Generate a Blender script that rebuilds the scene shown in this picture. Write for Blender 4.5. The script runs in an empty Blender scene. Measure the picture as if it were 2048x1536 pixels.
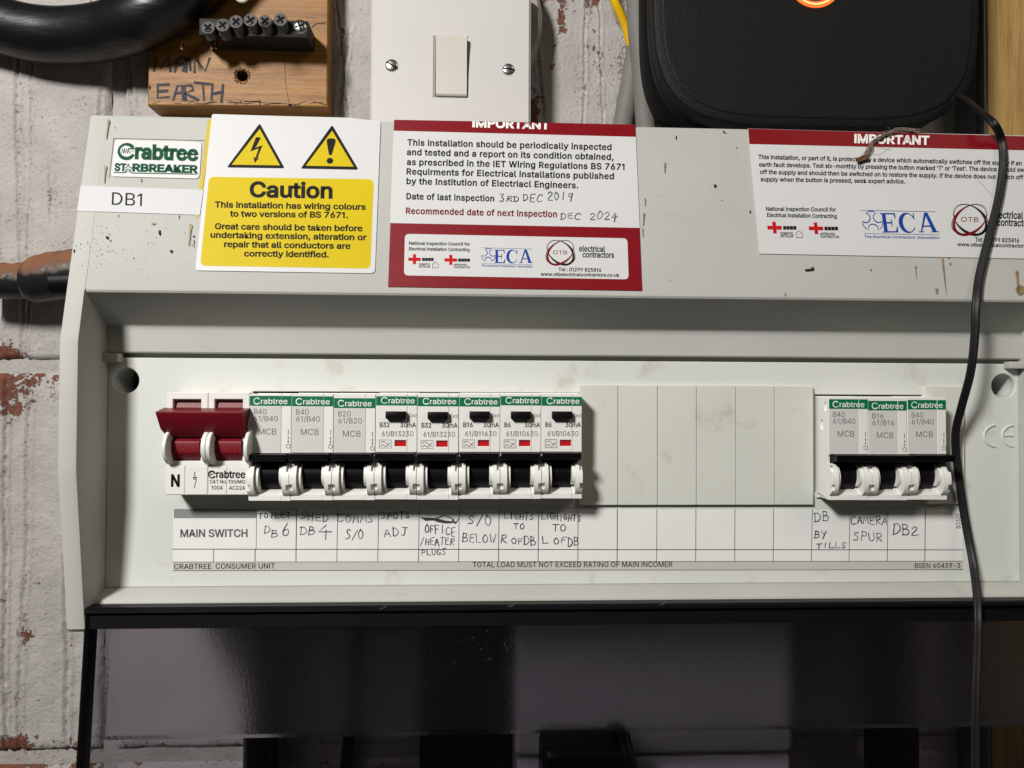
import bpy, bmesh, math, random, os
import numpy as np
from mathutils import Vector, Matrix
from mathutils.geometry import tessellate_polygon
random.seed(7); RNG = np.random.default_rng(7)
MM = 0.001
sc = bpy.context.scene
COL = sc.collection

# ------------------------------------------------------------------ camera, world, lamps, exposure
F, DIST = 1490.0, 333.0                 # focal length in 2048-wide pixels, camera to base panel in mm
YAW, PITCH, ROLL = math.radians(2.6), math.radians(1.0), math.radians(0.28)
_f = np.array([math.sin(YAW)*math.cos(PITCH), math.cos(YAW)*math.cos(PITCH), math.sin(PITCH)])
_r = np.cross(_f, [0, 0, 1]); _r /= np.linalg.norm(_r)
_u = np.cross(_r, _f)
CR = _r*math.cos(ROLL) + _u*math.sin(ROLL)
CU = -_r*math.sin(ROLL) + _u*math.cos(ROLL)
cam_d = bpy.data.cameras.new('camera'); cam = bpy.data.objects.new('camera', cam_d); COL.objects.link(cam)
cam_d.sensor_width = 36.0; cam_d.lens = 36.0*F/2048.0; cam_d.clip_start = 0.005; cam_d.clip_end = 20.0
cam.matrix_world = Matrix(((CR[0], CU[0], -_f[0], 0), (CR[1], CU[1], -_f[1], -DIST*MM), (CR[2], CU[2], -_f[2], 0), (0, 0, 0, 1)))
sc.camera = cam

world = bpy.data.worlds.new('World'); sc.world = world; world.use_nodes = True
bg = world.node_tree.nodes['Background']
bg.inputs[0].default_value = (1.0, 0.95, 0.88, 1); bg.inputs[1].default_value = 0.02

def area(name, loc, aim, size, power, color):
    l = bpy.data.lights.new(name, 'AREA'); l.shape = 'DISK'; l.size = size; l.energy = power; l.color = color
    o = bpy.data.objects.new(name, l); COL.objects.link(o)
    o.location = loc
    o.rotation_euler = (Vector(aim)-Vector(loc)).to_track_quat('-Z', 'Y').to_euler()
    return o
area('key_lamp', (-0.50, -0.78, 0.55), (0.02, 0, -0.02), 0.18, 15.5, (1.0, 0.98, 0.94))
area('side_lamp', (0.80, -0.80, 0.80), (0.2, 0, 0.0), 0.5, 2.2, (1.0, 0.88, 0.72))

sc.view_settings.view_transform = 'Standard'; sc.view_settings.look = 'None'
sc.view_settings.exposure = 0.0; sc.view_settings.gamma = 1.0; sc.view_settings.use_curve_mapping = False
sc.render.engine = 'CYCLES'
sc.cycles.max_bounces = 12; sc.cycles.transmission_bounces = 10; sc.cycles.transparent_max_bounces = 12
sc.cycles.use_denoising = True; sc.cycles.sample_clamp_indirect = 0.0

# ------------------------------------------------------------------ pixel rays onto real planes (d = mm in front of the base panel)
def ray(px, py):
    return _f + (px-1024)/F*CR - (py-768)/F*CU
def P(px, py, pl):
    """point (x, d, z) in mm where the ray meets plane pl: a number d, or (a, b) for d = a + b*z"""
    a, b = (pl, 0.0) if not isinstance(pl, tuple) else pl
    v = ray(px, py); t = (DIST-a)/(v[1]+b*v[2])
    return (v[0]*t, DIST-v[1]*t, v[2]*t)
def X(px, py, d): return P(px, py, d)[0]
def Z(px, py, d): return P(px, py, d)[2]

# ------------------------------------------------------------------ mesh helpers
class G:
    def __init__(self): self.v = []; self.f = []
    def add(self, v, f):
        n = len(self.v); self.v += [tuple(p) for p in v]; self.f += [tuple(i+n for i in q) for q in f]; return self
    def loft(self, rings, caps=True, closed=True):
        n = len(rings[0]); v = [p for r in rings for p in r]; f = []
        for k in range(len(rings)-1):
            for i in range(n if closed else n-1):
                j = (i+1) % n
                f.append((k*n+i, k*n+j, (k+1)*n+j, (k+1)*n+i))
        if caps:
            f.append(tuple(range(n-1, -1, -1))); f.append(tuple((len(rings)-1)*n+i for i in range(n)))
        return self.add(v, f)
    def prism_x(self, prof, x0, x1):
        return self.loft([[(x0, d, z) for d, z in prof], [(x1, d, z) for d, z in prof]])
    def slab(self, loop, d0, d1, holes=(), b=0.0):
        """polygon in (x, z) extruded from d0 to d1, front edge chamfered by b"""
        loops = [list(loop)]+[list(h) for h in holes]
        v, f = [], []
        def shrink(l, e, hole):
            n = len(l); a = sum(l[i][0]*l[(i+1) % n][1]-l[(i+1) % n][0]*l[i][1] for i in range(n))
            s = 1 if a > 0 else -1
            if hole: s = -s
            out = []
            for i in range(n):
                p0, p1, p2 = Vector(l[i-1]), Vector(l[i]), Vector(l[(i+1) % n])
                e1 = (p1-p0).normalized(); e2 = (p2-p1).normalized()
                n1 = Vector((-e1.y, e1.x)); n2 = Vector((-e2.y, e2.x)); m = (n1+n2)
                m = m/max(0.3, m.dot(n1)) if m.length > 1e-6 else n1
                out.append(tuple(p1+m*e*s))
            return out
        fronts = []
        for k, l in enumerate(loops):
            lev = [(l, d0), (l, d1-b), (shrink(l, b, k > 0), d1)] if b > 0 else [(l, d0), (l, d1)]
            n = len(l); s = len(v)
            for q, d in lev: v += [(x, d, z) for x, z in q]
            for a in range(len(lev)-1):
                for i in range(n):
                    j = (i+1) % n; f.append((s+a*n+i, s+a*n+j, s+(a+1)*n+j, s+(a+1)*n+i))
            fronts.append((s, (len(lev)-1)*n, n, lev[-1][0], l))
        for which in (0, 1):
            pts = [[Vector((x, z, 0)) for x, z in (fr[4] if which == 0 else fr[3])] for fr in fronts]
            idx = [s+(0 if which == 0 else top)+i for s, top, n, _, _ in fronts for i in range(n)]
            if not holes: f.append(tuple(idx))
            else:
                for t in tessellate_polygon(pts): f.append(tuple(idx[i] for i in t))
        return self.add(v, f)
    def box(self, x0, x1, d0, d1, z0, z1, b=0.0):
        if b <= 0:
            return self.slab([(x0, z0), (x1, z0), (x1, z1), (x0, z1)], d0, d1)
        bm = bmesh.new(); bmesh.ops.create_cube(bm, size=1)
        for v in bm.verts: v.co = ((x0+x1)/2+v.co.x*(x1-x0), (d0+d1)/2+v.co.y*(d1-d0), (z0+z1)/2+v.co.z*(z1-z0))
        bmesh.ops.bevel(bm, geom=bm.edges[:], offset=b, segments=2, profile=0.5, affect='EDGES')
        bm.verts.index_update()
        self.add([tuple(v.co) for v in bm.verts], [tuple(v.index for v in q.verts) for q in bm.faces]); bm.free(); return self
    def disc(self, x, z, r, d0, d1, n=32, b=0.0):
        return self.slab(circle(x, z, r, n), d0, d1, b=b)
    def dome(self, x, z, r, d, h, n=24, k=5):
        rings = [[(x+r*math.cos(a)*math.cos(t), d+h*math.sin(a), z+r*math.cos(a)*math.sin(t)) for t in [2*math.pi*i/n for i in range(n)]] for a in [math.pi/2*j/k*0.98 for j in range(k+1)]]
        return self.loft(rings)
    def tube(self, pts, r, n=12, step=2.0, caps=True):
        pts, rr = smooth(pts, step, r)
        T = np.gradient(pts, axis=0); T /= np.linalg.norm(T, axis=1)[:, None]
        up = np.array([0.0, 1.0, 0.0]); rings = []
        for p, t, q in zip(pts, T, rr):
            s = np.cross(t, up)
            if np.linalg.norm(s) < 1e-3: s = np.cross(t, [1, 0, 0])
            s /= np.linalg.norm(s); w = np.cross(s, t); up = w
            rings.append([tuple(p+q*(math.cos(a)*s+math.sin(a)*w)) for a in [2*math.pi*i/n for i in range(n)]])
        return self.loft(rings, caps)
def smooth(pts, step, r=None):
    p = np.array(pts, float); n = len(p)
    rr = np.full(n, r, float) if np.isscalar(r) else np.array(r if r is not None else [1]*n, float)
    if n == 2:
        m = max(2, int(np.linalg.norm(p[1]-p[0])/step)); t = np.linspace(0, 1, m)[:, None]
        return p[0]*(1-t)+p[1]*t, rr[0]*(1-t[:, 0])+rr[1]*t[:, 0]
    q = np.vstack([2*p[0]-p[1], p, 2*p[-1]-p[-2]]); out, ro = [], []
    for i in range(1, n):
        a, b, c, d = q[i-1], q[i], q[i+1], q[i+2]; m = max(2, int(np.linalg.norm(c-b)/step))
        for k in range(m):
            t = k/m
            out.append(0.5*((2*b)+(c-a)*t+(2*a-5*b+4*c-d)*t*t+(3*b-a-3*c+d)*t**3)); ro.append(rr[i-1]*(1-t)+rr[i]*t)
    out.append(p[-1]); ro.append(rr[-1])
    return np.array(out), np.array(ro)
def circle(x, z, r, n=32, rz=None): return [(x+r*math.cos(2*math.pi*i/n), z+(rz or r)*math.sin(2*math.pi*i/n)) for i in range(n)]
def rounded(pts, r, k=5):
    """corner-rounded polygon; r one number or one per corner"""
    out = []; n = len(pts)
    for i in range(n):
        q = r if np.isscalar(r) else r[i]
        p0, p, p1 = (Vector(pts[i-1]), Vector(pts[i]), Vector(pts[(i+1) % n]))
        if q <= 0: out.append(tuple(p)); continue
        a = p+(p0-p).normalized()*min(q, (p0-p).length*.49); b = p+(p1-p).normalized()*min(q, (p1-p).length*.49)
        for j in range(k+1):
            t = j/k; out.append(tuple(a*(1-t)**2+p*2*t*(1-t)+b*t*t))
    return out
def rect(x0, x1, z0, z1): return [(x0, z0), (x1, z0), (x1, z1), (x0, z1)]

_origin = {}
def thing(name, label, cat, loc, group=None):
    o = bpy.data.objects.new(name, None); COL.objects.link(o); o.empty_display_size = 0.01
    o.location = (loc[0]*MM, -loc[1]*MM, loc[2]*MM); o['label'] = label; o['category'] = cat
    if group: o['group'] = group
    _origin[o.name] = tuple(loc); return o
def mesh_from(name, g, origin, mat, angle=35, flat=False):
    me = bpy.data.meshes.new(name)
    o = origin
    me.from_pydata([((x-o[0])*MM, -(d-o[1])*MM, (z-o[2])*MM) for x, d, z in g.v], [], g.f)
    if not flat:
        bm = bmesh.new(); bm.from_mesh(me); bmesh.ops.recalc_face_normals(bm, faces=bm.faces); bm.to_mesh(me); bm.free()
        me.shade_smooth(); me.set_sharp_from_angle(angle=math.radians(angle))
    me.materials.append(mat); me.update(); return me
def part(name, g, mat, parent, label=None, kind=None, angle=35, flat=False, me=None):
    org = _origin[parent.name]
    me = me or mesh_from(name, g, org, mat, angle, flat)
    o = bpy.data.objects.new(name, me); COL.objects.link(o); o.parent = parent; _origin[o.name] = org
    if label: o['label'] = label
    if kind: o['kind'] = kind
    return o
def single(name, g, mat, label, cat, group=None, angle=35, flat=False):
    c = np.mean(np.array(g.v), axis=0); me = mesh_from(name, g, c, mat, angle, flat)
    o = bpy.data.objects.new(name, me); COL.objects.link(o); o.location = (c[0]*MM, -c[1]*MM, c[2]*MM)
    o['label'] = label; o['category'] = cat; _origin[o.name] = tuple(c)
    if group: o['group'] = group
    return o

# ------------------------------------------------------------------ printing and handwriting on surfaces
def _load_font():
    try: return bpy.data.fonts.load(os.path.join(bpy.utils.system_resource('DATAFILES', path='fonts'), 'Inter.woff2'))
    except Exception: return None
FONT = _load_font(); GL = {}
def _glyph_mesh(s):
    cu = bpy.data.curves.new('t', 'FONT'); cu.body = s; cu.resolution_u = 3
    if FONT: cu.font = FONT
    o = bpy.data.objects.new('t', cu); COL.objects.link(o)
    e = o.evaluated_get(bpy.context.evaluated_depsgraph_get()); m = e.to_mesh()
    v = np.array([(p.co.x, p.co.y) for p in m.vertices]).reshape(-1, 2); f = [tuple(q.vertices) for q in m.polygons]
    e.to_mesh_clear(); bpy.data.objects.remove(o); bpy.data.curves.remove(cu); return v, f
def glyph(c):
    if c not in GL:
        w0 = _glyph_mesh('||')[0][:, 0].max()-_glyph_mesh('|')[0][:, 0].max()
        both = _glyph_mesh('|'+c+'|')[0][:, 0].max()-_glyph_mesh('|')[0][:, 0].max()
        v, f = _glyph_mesh(c) if c != ' ' else (np.zeros((0, 2)), [])
        # outward directions of the outline, for bold weights
        nrm = np.zeros_like(v); cnt = {}; opp = {}
        for q in f:
            for i in range(len(q)):
                a, b = q[i], q[(i+1) % len(q)]; cnt.setdefault((min(a, b), max(a, b)), []).append((a, b)); opp[(min(a, b), max(a, b))] = v[list(q)].mean(0)
        for es in cnt.values():
            if len(es) == 1:
                a, b = es[0]; e = v[b]-v[a]; L = np.hypot(*e)
                if L > 1e-9:
                    n = np.array([e[1], -e[0]])/L
                    if n.dot(opp[(min(a, b), max(a, b))]-v[a]) > 0: n = -n
                    nrm[a] += n; nrm[b] += n
        L2 = (nrm**2).sum(1); k = L2 > 1e-6
        nrm[k] = nrm[k]*(2/np.maximum(L2[k], 0.9))[:, None]
        GL[c] = (v, f, both-w0, nrm)
    return GL[c]
CAP = 0.5087
def _override(c, polys, adv):
    """redrawn glyphs (plain I and 1, clean P and R); polys share points so that bold weights stay closed"""
    pts, f = [], []
    def ix(p):
        p = (round(p[0], 4), round(p[1], 4))
        if p not in pts: pts.append(p)
        return pts.index(p)
    for q in polys: f.append(tuple(ix(p) for p in q))
    v = np.array(pts); nrm = np.zeros_like(v); cnt = {}
    for q in f:
        for i in range(len(q)): cnt.setdefault(tuple(sorted((q[i], q[(i+1) % len(q)]))), []).append(q)
    for (a, b), qs in cnt.items():
        if len(qs) == 1:
            e = v[b]-v[a]; n = np.array([e[1], -e[0]])/np.hypot(*e)
            if n.dot(v[list(qs[0])].mean(0)-v[a]) > 0: n = -n
            nrm[a] += n; nrm[b] += n
    L2 = (nrm**2).sum(1); k = L2 > 1e-6; nrm[k] = nrm[k]*(2/np.maximum(L2[k], .9))[:, None]
    GL[c] = (v, f, adv, nrm)
def _dbowl(h):
    o, i_ = [(.125, h)], [(.125, h-.058)]
    for a in np.linspace(math.pi/2, -math.pi/2, 16): o.append((.22+.235*math.cos(a), h/2+h/2*math.sin(a))); i_.append((.21+.177*math.cos(a), h/2+(h/2-.058)*math.sin(a)))
    o.append((.125, 0)); i_.append((.125, .058)); return [[o[k], o[k+1], i_[k+1], i_[k]] for k in range(len(o)-1)]
def _redraw():
    h = CAP
    _override('I', [[(.06, 0), (.125, 0), (.125, h), (.06, h)]], .186)
    _override('D', [[(.06, 0), (.125, 0), (.125, .058), (.06, .058)], [(.06, .058), (.125, .058), (.125, h-.058), (.06, h-.058)], [(.06, h-.058), (.125, h-.058), (.125, h), (.06, h)]]+_dbowl(h), .50)
    _override('1', [[(.15, 0), (.214, 0), (.214, h), (.15, .43)], [(.214, h), (.16, h), (.04, .425), (.04, .36), (.15, .43)]], .31)
    _override('4', [[(.27, .168), (.335, .168), (.335, h), (.27, h)], [(.27, 0), (.335, 0), (.335, .11), (.27, .11)], [(.03, .11), (.27, .11), (.335, .11), (.42, .11), (.42, .168), (.335, .168), (.27, .168), (.1, .168), (.03, .168)], [(.03, .168), (.1, .168), (.27, .415), (.27, h)]], .44)
    def bowl(t, b_, r):
        w = .058; o, i_ = [], []
        zc, ro = (t+b_)/2, (t-b_)/2
        for a in np.linspace(math.pi/2, -math.pi/2, 12):
            o.append((r-ro+ro*math.cos(a), zc+ro*math.sin(a))); i_.append((r-ro+(ro-w-.004)*math.cos(a), zc+(ro-w)*math.sin(a)))
        o = [(.125, t)]+o+[(.125, b_)]; i_ = [(.125, t-w)]+i_+[(.125, b_+w)]
        return [[o[k], o[k+1], i_[k+1], i_[k]] for k in range(len(o)-1)]
    lv = [0, .205, .263, h-.058, h]
    stem = [[(.06, lv[k]), (.125, lv[k]), (.125, lv[k+1]), (.06, lv[k+1])] for k in range(4)]
    _override('P', stem+bowl(h, .205, .405), .44); _override('R', stem+bowl(h, .205, .405)+[[(.215, .204), (.288, .206), (.43, 0), (.352, 0)]], .455)
ALLCH = " ABCDEFGHIJKLMNOPQRSTUVWXYZabcdefghijklmnopqrstuvwxyz0123456789/.,:'-()"
for _c in ALLCH: glyph(_c)
_redraw()
def text(g, s, p0, p1, cap, put, bold=0.0, fit=None, clamp=None, space=0.0, slant=0.0):
    """print s along the baseline p0 -> p1 (fit: the leading piece of s that spans it); put maps pixels to the surface"""
    def width(t): return sum(glyph(c)[2]+space for c in t)
    p0 = np.array(p0, float); p1 = np.array(p1, float); L = np.linalg.norm(p1-p0); e = (p1-p0)/L; n = np.array([e[1], -e[0]])
    sx = L/max(1e-6, width(fit or s)); sy = cap/CAP; pen = 0.0
    for c in s:
        v, f, adv, nrm = glyph(c)
        if len(v):
            q = v+nrm*bold*.7
            if clamp is not None: q = np.column_stack([q[:, 0], np.minimum(q[:, 1], clamp*CAP)])
            pts = [p0+e*((pen+x)*sx+slant*y*sy)+n*(y*sy) for x, y in q]
            g.add([put(*p) for p in pts], f)
        pen += adv+space
    return g
def stroke(g, pts, w, put, sm=True):
    """a pen stroke: a ribbon of width w (pixels) through pts"""
    pts = np.array(pts, float)
    if sm and len(pts) > 2: pts = smooth(np.column_stack([pts, np.zeros(len(pts))]), 2.5)[0][:, :2]
    keep = [0]
    for i in range(1, len(pts)):
        if np.linalg.norm(pts[i]-pts[keep[-1]]) > 0.4: keep.append(i)
    pts = pts[keep]
    if len(pts) < 2: return g
    t = np.gradient(pts, axis=0); t /= np.maximum(1e-6, np.linalg.norm(t, axis=1))[:, None]
    n = np.column_stack([-t[:, 1], t[:, 0]]); m = len(pts)
    ph, fq = random.uniform(0, 6.28), random.uniform(.15, .4)
    ww = np.array([w*0.5*(0.86+0.20*math.sin(ph+fq*i)+0.12*random.random()) for i in range(m)])
    pts[0] -= t[0]*w*.4; pts[-1] += t[-1]*w*.4
    a = pts+n*ww[:, None]; b = pts-n*ww[:, None]
    stroke.k = (stroke.k+1) % 12
    v = []
    for p, q in zip(a, b): v += [put(*p, extra=0.004*stroke.k), put(*q, extra=0.004*stroke.k)]
    return g.add(v, [(2*i, 2*i+1, 2*i+3, 2*i+2) for i in range(m-1)])
stroke.k = 0
HW = {  # single-line capitals, x 0..1, y 0..1 up
 'A': [[(0, 0), (.45, 1), (.6, .9), (.95, 0)], [(.15, .38), (.85, .42)]], 'B': [[(.1, 0), (.12, 1)], [(.1, .98), (.7, .9), (.65, .6), (.2, .52)], [(.2, .52), (.95, .42), (.8, .05), (.05, 0)]],
 'C': [[(.95, .85), (.55, 1), (.1, .6), (.2, .1), (.6, 0), (.95, .12)]], 'D': [[(.15, 0), (.12, 1)], [(0, .95), (.6, .95), (1, .5), (.6, .05), (.1, 0)]],
 'E': [[(.9, 1), (.1, .95), (.1, .05), (.9, 0)], [(.12, .5), (.75, .55)]], 'F': [[(.15, 0), (.12, 1), (.95, 1)], [(.12, .52), (.7, .55)]],
 'G': [[(.9, .85), (.5, 1), (.05, .5), (.35, .02), (.85, .1), (.85, .45), (.5, .45)]], 'H': [[(.1, 0), (.15, 1)], [(.8, 0), (.9, 1)], [(.1, .5), (.9, .5)]],
 'I': [[(.4, 0), (.5, 1)]], 'J': [[(.1, 1), (.95, 1)], [(.6, 1), (.6, .15), (.3, 0), (.1, .2)]], 'K': [[(.1, 0), (.1, 1)], [(.9, 1), (.15, .5), (.95, 0)]],
 'L': [[(.15, 1), (.1, .03), (.95, .06)]], 'M': [[(0, 0), (.18, 1), (.5, .35), (.8, 1), (1, 0)]], 'N': [[(.05, 0), (.12, 1), (.85, .05), (.95, 1)]],
 'O': [[(.5, 1), (.08, .65), (.25, .05), (.75, .05), (.95, .55), (.5, 1), (.35, .95)]], 'P': [[(.12, 0), (.12, 1)], [(.05, .95), (.85, .95), (.85, .55), (.15, .48)]],
 'R': [[(.1, 0), (.12, 1)], [(.05, .92), (.75, 1), (.8, .6), (.2, .5), (.95, 0)]], 'S': [[(.9, .9), (.4, 1), (.2, .7), (.75, .4), (.7, .08), (.1, .05)]],
 'T': [[(0, .98), (1, 1)], [(.5, .98), (.45, 0)]], 'U': [[(.1, 1), (.12, .2), (.5, 0), (.85, .25), (.9, 1)]], 'W': [[(0, 1), (.25, 0), (.5, .7), (.75, 0), (1, 1)]],
 'Y': [[(.05, 1), (.45, .5)], [(.95, 1), (.25, -.1)]], '/': [[(.1, -.1), (.9, 1.15)]], '0': [[(.5, 1), (.1, .6), (.3, 0), (.8, .2), (.85, .75), (.5, 1)]],
 '1': [[(.45, 1), (.5, 0)]], '2': [[(.05, .75), (.4, 1), (.85, .75), (.1, .02), (1, .05)]], '3': [[(.05, .95), (.8, .95), (.4, .58), (.85, .35), (.5, 0), (.05, .08)]],
 '4': [[(.55, 1), (.05, .4), (1, .42)], [(.7, .65), (.62, -.25)]], '6': [[(.6, 1), (.1, .4), (.35, 0), (.85, .2), (.7, .5), (.2, .35)]], '9': [[(.85, .85), (.35, .95), (.2, .6), (.8, .6)], [(.85, .95), (.75, 0)]],
}
def hand(g, s, x0, x1, y0, cap, w, put, y1=None, gap=0.22):
    """handwriting of s from x0 to x1 on baseline y0 (y1 at its end), letters cap pixels tall"""
    n = len(s); cw = (x1-x0)/(n-gap*(1 if n > 1 else 0)); y1 = y0 if y1 is None else y1
    for i, c in enumerate(s):
        if c == ' ': continue
        lw = cw*(1-gap)*(0.45 if c == 'I' else 1); bx = x0+i*cw+(0.25*cw if c == 'I' else 0)
        by = y0+(y1-y0)*i/max(1, n-1)+random.uniform(-.10, .10)*cap; k = random.uniform(.86, 1.12)
        sl = random.uniform(-.08, .22)
        for st in HW[c]:
            stroke(g, [(bx+(px+sl*py)*lw+random.uniform(-.07, .07)*lw, by-py*cap*k+random.uniform(-.07, .07)*cap) for px, py in st], w, put, sm=c not in 'LTHIFENMW/AYK14')
    return g
def putter(pl, off):
    """pixels -> points off mm in front of plane pl"""
    def put(px, py, extra=0.0):
        x, d, z = P(px, py, pl); return (x, d+off+extra, z)
    return put
def sheet(g, poly, pl, off0, off1):
    """thin sheet whose outline is given in pixels on plane pl"""
    n = len(poly); a = [P(x, y, pl) for x, y in poly]
    return g.loft([[(x, d+off0, z) for x, d, z in a], [(x, d+off1, z) for x, d, z in a]])
def flatpoly(g, poly, put): return g.add([put(*p) for p in poly], [tuple(range(len(poly)))])
def ring_px(g, c, rx, ry, w0, rot, put, n=48, w1=None):
    cs, sn = math.cos(rot), math.sin(rot); v = []
    for i in range(n+1):
        t = 2*math.pi*i/n; w = w0 if w1 is None else w0+(w1-w0)*(0.5+0.5*math.cos(t))
        for k in (-.5, .5):
            x, y = (rx+k*w)*math.cos(t), (ry+k*w)*math.sin(t); v.append(put(c[0]+x*cs-y*sn, c[1]+x*sn+y*cs))
    return g.add(v, [(2*i, 2*i+1, 2*i+3, 2*i+2) for i in range(n)])

# ------------------------------------------------------------------ materials
def mat(name, col, rough=0.45, spec=0.5, var=0.0, vscale=30, bump=0.0, bscale=400, metal=0.0, dirt=None, dscale=60, dthr=0.62, stretch=None, var_col=None, coat=0.0):
    m = bpy.data.materials.new(name); m.use_nodes = True; nt = m.node_tree; N = nt.nodes; L = nt.links; b = N['Principled BSDF']
    b.inputs['Base Color'].default_value = (*col, 1); b.inputs['Roughness'].default_value = rough; b.inputs['Metallic'].default_value = metal
    b.inputs['Specular IOR Level'].default_value = spec; b.inputs['Coat Weight'].default_value = coat
    tc = N.new('ShaderNodeTexCoord'); mp = N.new('ShaderNodeMapping'); L.new(tc.outputs['Object'], mp.inputs[0])
    if stretch: mp.inputs['Scale'].default_value = stretch
    out = None
    if var > 0:
        n = N.new('ShaderNodeTexNoise'); n.inputs['Scale'].default_value = vscale; n.inputs['Detail'].default_value = 6; L.new(mp.outputs[0], n.inputs[0])
        r = N.new('ShaderNodeMapRange'); r.inputs[1].default_value = .3; r.inputs[2].default_value = .7; L.new(n.outputs[0], r.inputs[0])
        mx = N.new('ShaderNodeMix'); mx.data_type = 'RGBA'; L.new(r.outputs[0], mx.inputs[0])
        lo = var_col or tuple(c*(1-var) for c in col)
        mx.inputs[6].default_value = (*lo, 1); mx.inputs[7].default_value = (*col, 1); out = mx.outputs[2]
    if dirt:
        n = N.new('ShaderNodeTexNoise'); n.inputs['Scale'].default_value = dscale; n.inputs['Detail'].default_value = 8; n.inputs['Roughness'].default_value = .7; L.new(tc.outputs['Object'], n.inputs[0])
        r = N.new('ShaderNodeMapRange'); r.inputs[1].default_value = dthr; r.inputs[2].default_value = dthr+.12; r.inputs[4].default_value = .55; L.new(n.outputs[0], r.inputs[0])
        mx = N.new('ShaderNodeMix'); mx.data_type = 'RGBA'; L.new(r.outputs[0], mx.inputs[0])
        if out: L.new(out, mx.inputs[6])
        else: mx.inputs[6].default_value = (*col, 1)
        mx.inputs[7].default_value = (*dirt, 1); out = mx.outputs[2]
    if out: L.new(out, b.inputs['Base Color'])
    if bump > 0:
        n = N.new('ShaderNodeTexNoise'); n.inputs['Scale'].default_value = bscale; n.inputs['Detail'].default_value = 4; L.new(mp.outputs[0], n.inputs[0])
        bp = N.new('ShaderNodeBump'); bp.inputs['Strength'].default_value = bump; bp.inputs['Distance'].default_value = 0.001; L.new(n.outputs[0], bp.inputs['Height']); L.new(bp.outputs[0], b.inputs['Normal'])
    return m
M = {}
M['cover'] = mat('grey_white_plastic', (.45, .45, .42), .6, .15, var=.10, vscale=14, bump=.10, bscale=1500, dirt=(.36, .34, .29), dscale=45, dthr=.62)  # same plastic as the panel, darkened to offset the stronger lamp light here
M['panel'] = mat('panel_plastic', (.62, .63, .595), .5, .25, var=.08, vscale=12, bump=.08, bscale=1500, dirt=(.40, .385, .33), dscale=42, dthr=.565)
M['blank'] = mat('blank_plastic', (.60, .61, .555), .5, .25, var=.07, vscale=20, dirt=(.38, .37, .30), dscale=50, dthr=.58)
M['white'] = mat('breaker_plastic', (.74, .73, .70), .38, .5, var=.04, vscale=90, dirt=(.5, .47, .42), dscale=150, dthr=.66)
M['rating'] = mat('rating_label', (.58, .575, .56), .4, .4, var=.04, vscale=80)
M['green'] = mat('green_print', (.0, .15, .06), .5, .2, var=.12, vscale=250)
M['whiteink'] = mat('white_print', (.8, .8, .78), .5, .3)
M['greyink'] = mat('grey_print', (.13, .125, .12), .6, .2)
M['ink'] = mat('black_print', (.008, .008, .008), .6, .1)
M['pen'] = mat('pen_ink', (.06, .06, .066), .5, .3, var=.5, vscale=700)
M['marker'] = mat('marker_ink', (.055, .058, .075), .7, .2, var=.5, vscale=300, stretch=(.3, 1, 2))
M['redink'] = mat('dark_red_print', (.16, .003, .01), .6, .1, var=.08, vscale=200)
M['crim'] = mat('crimson_print', (.19, .001, .006), .45, .2, var=.08, vscale=60, dirt=(.10, .004, .006), dscale=160, dthr=.66)
M['brightred'] = mat('red_print', (.45, .004, .006), .6, .1)
M['blueink'] = mat('blue_print', (.008, .045, .28), .6, .1)
M['greenink'] = mat('dark_green_print', (.004, .065, .028), .6, .1)
M['sticker'] = mat('white_sticker', (.575, .575, .575), .45, .2, var=.03, vscale=40, bump=.03, bscale=120, dirt=(.6, .58, .53), dscale=120, dthr=.68)
M['paper'] = mat('paper_chart', (.74, .74, .72), .6, .3, var=.05, vscale=50, bump=.08, bscale=300)
M['papergrey'] = mat('paper_band', (.50, .49, .46), .6, .3, var=.05, vscale=50)
M['bargrey'] = mat('grey_bar_print', (.24, .24, .235), .6, .3, var=.1, vscale=90)
M['tape'] = mat('label_tape', (.49, .49, .505), .45, .2, var=.03, vscale=50)
M['yellow'] = mat('yellow_print', (.57, .43, .0), .5, .1, var=.05, vscale=50, dirt=(.45, .33, .0), dscale=130, dthr=.69)
M['yellow2'] = mat('old_yellow_print', (.52, .38, .0), .5, .2, var=.05, vscale=50)
M['maroon'] = mat('maroon_plastic', (.16, .005, .012), .42, .25, var=.15, vscale=150, bump=.04, bscale=1800)
M['black'] = mat('black_plastic', (.003, .003, .004), .42, .15, bump=.05, bscale=1500)
M['dark'] = mat('cavity_shade', (.008, .008, .008), .9, .1)  # near-black puts the shade of openings and screw slots into the colour
M['redflag'] = mat('red_flag_plastic', (.45, .004, .01), .35, .5)
M['switch'] = mat('switch_plastic', (.54, .52, .51), .4, .3, var=.05, vscale=20, dirt=(.55, .48, .42), dscale=70, dthr=.70)
M['rocker'] = mat('rocker_plastic', (.54, .52, .47), .4, .35, var=.03, vscale=60)
M['steel'] = mat('screw_steel', (.55, .55, .53), .28, .5, metal=1.0, var=.2, vscale=900)
M['dullsteel'] = mat('dull_brass_screw', (.12, .115, .11), .68, .4, metal=.5, var=.6, vscale=700, bump=.2, bscale=1500)
M['bar'] = mat('terminal_bar_metal', (.016, .016, .017), .6, .3, metal=.3, var=.4, vscale=400)
M['copper'] = mat('copper_wire', (.7, .28, .13), .25, .5, metal=1.0)
M['cable'] = mat('cable_sheath', (.006, .006, .007), .36, .4, var=.3, vscale=120, bump=.35, bscale=260, stretch=(.25, 1, 1))
M['cord'] = mat('cord_sheath', (.007, .007, .007), .5, .3, bump=.06, bscale=700)
M['router'] = mat('router_shell', (.007, .007, .0075), .5, .16, bump=.38, bscale=1500)
M['routerside'] = mat('router_side', (.004, .004, .0045), .55, .1)
M['greycable'] = mat('grey_cable', (.17, .165, .15), .6, .25, var=.12, vscale=60)
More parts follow.
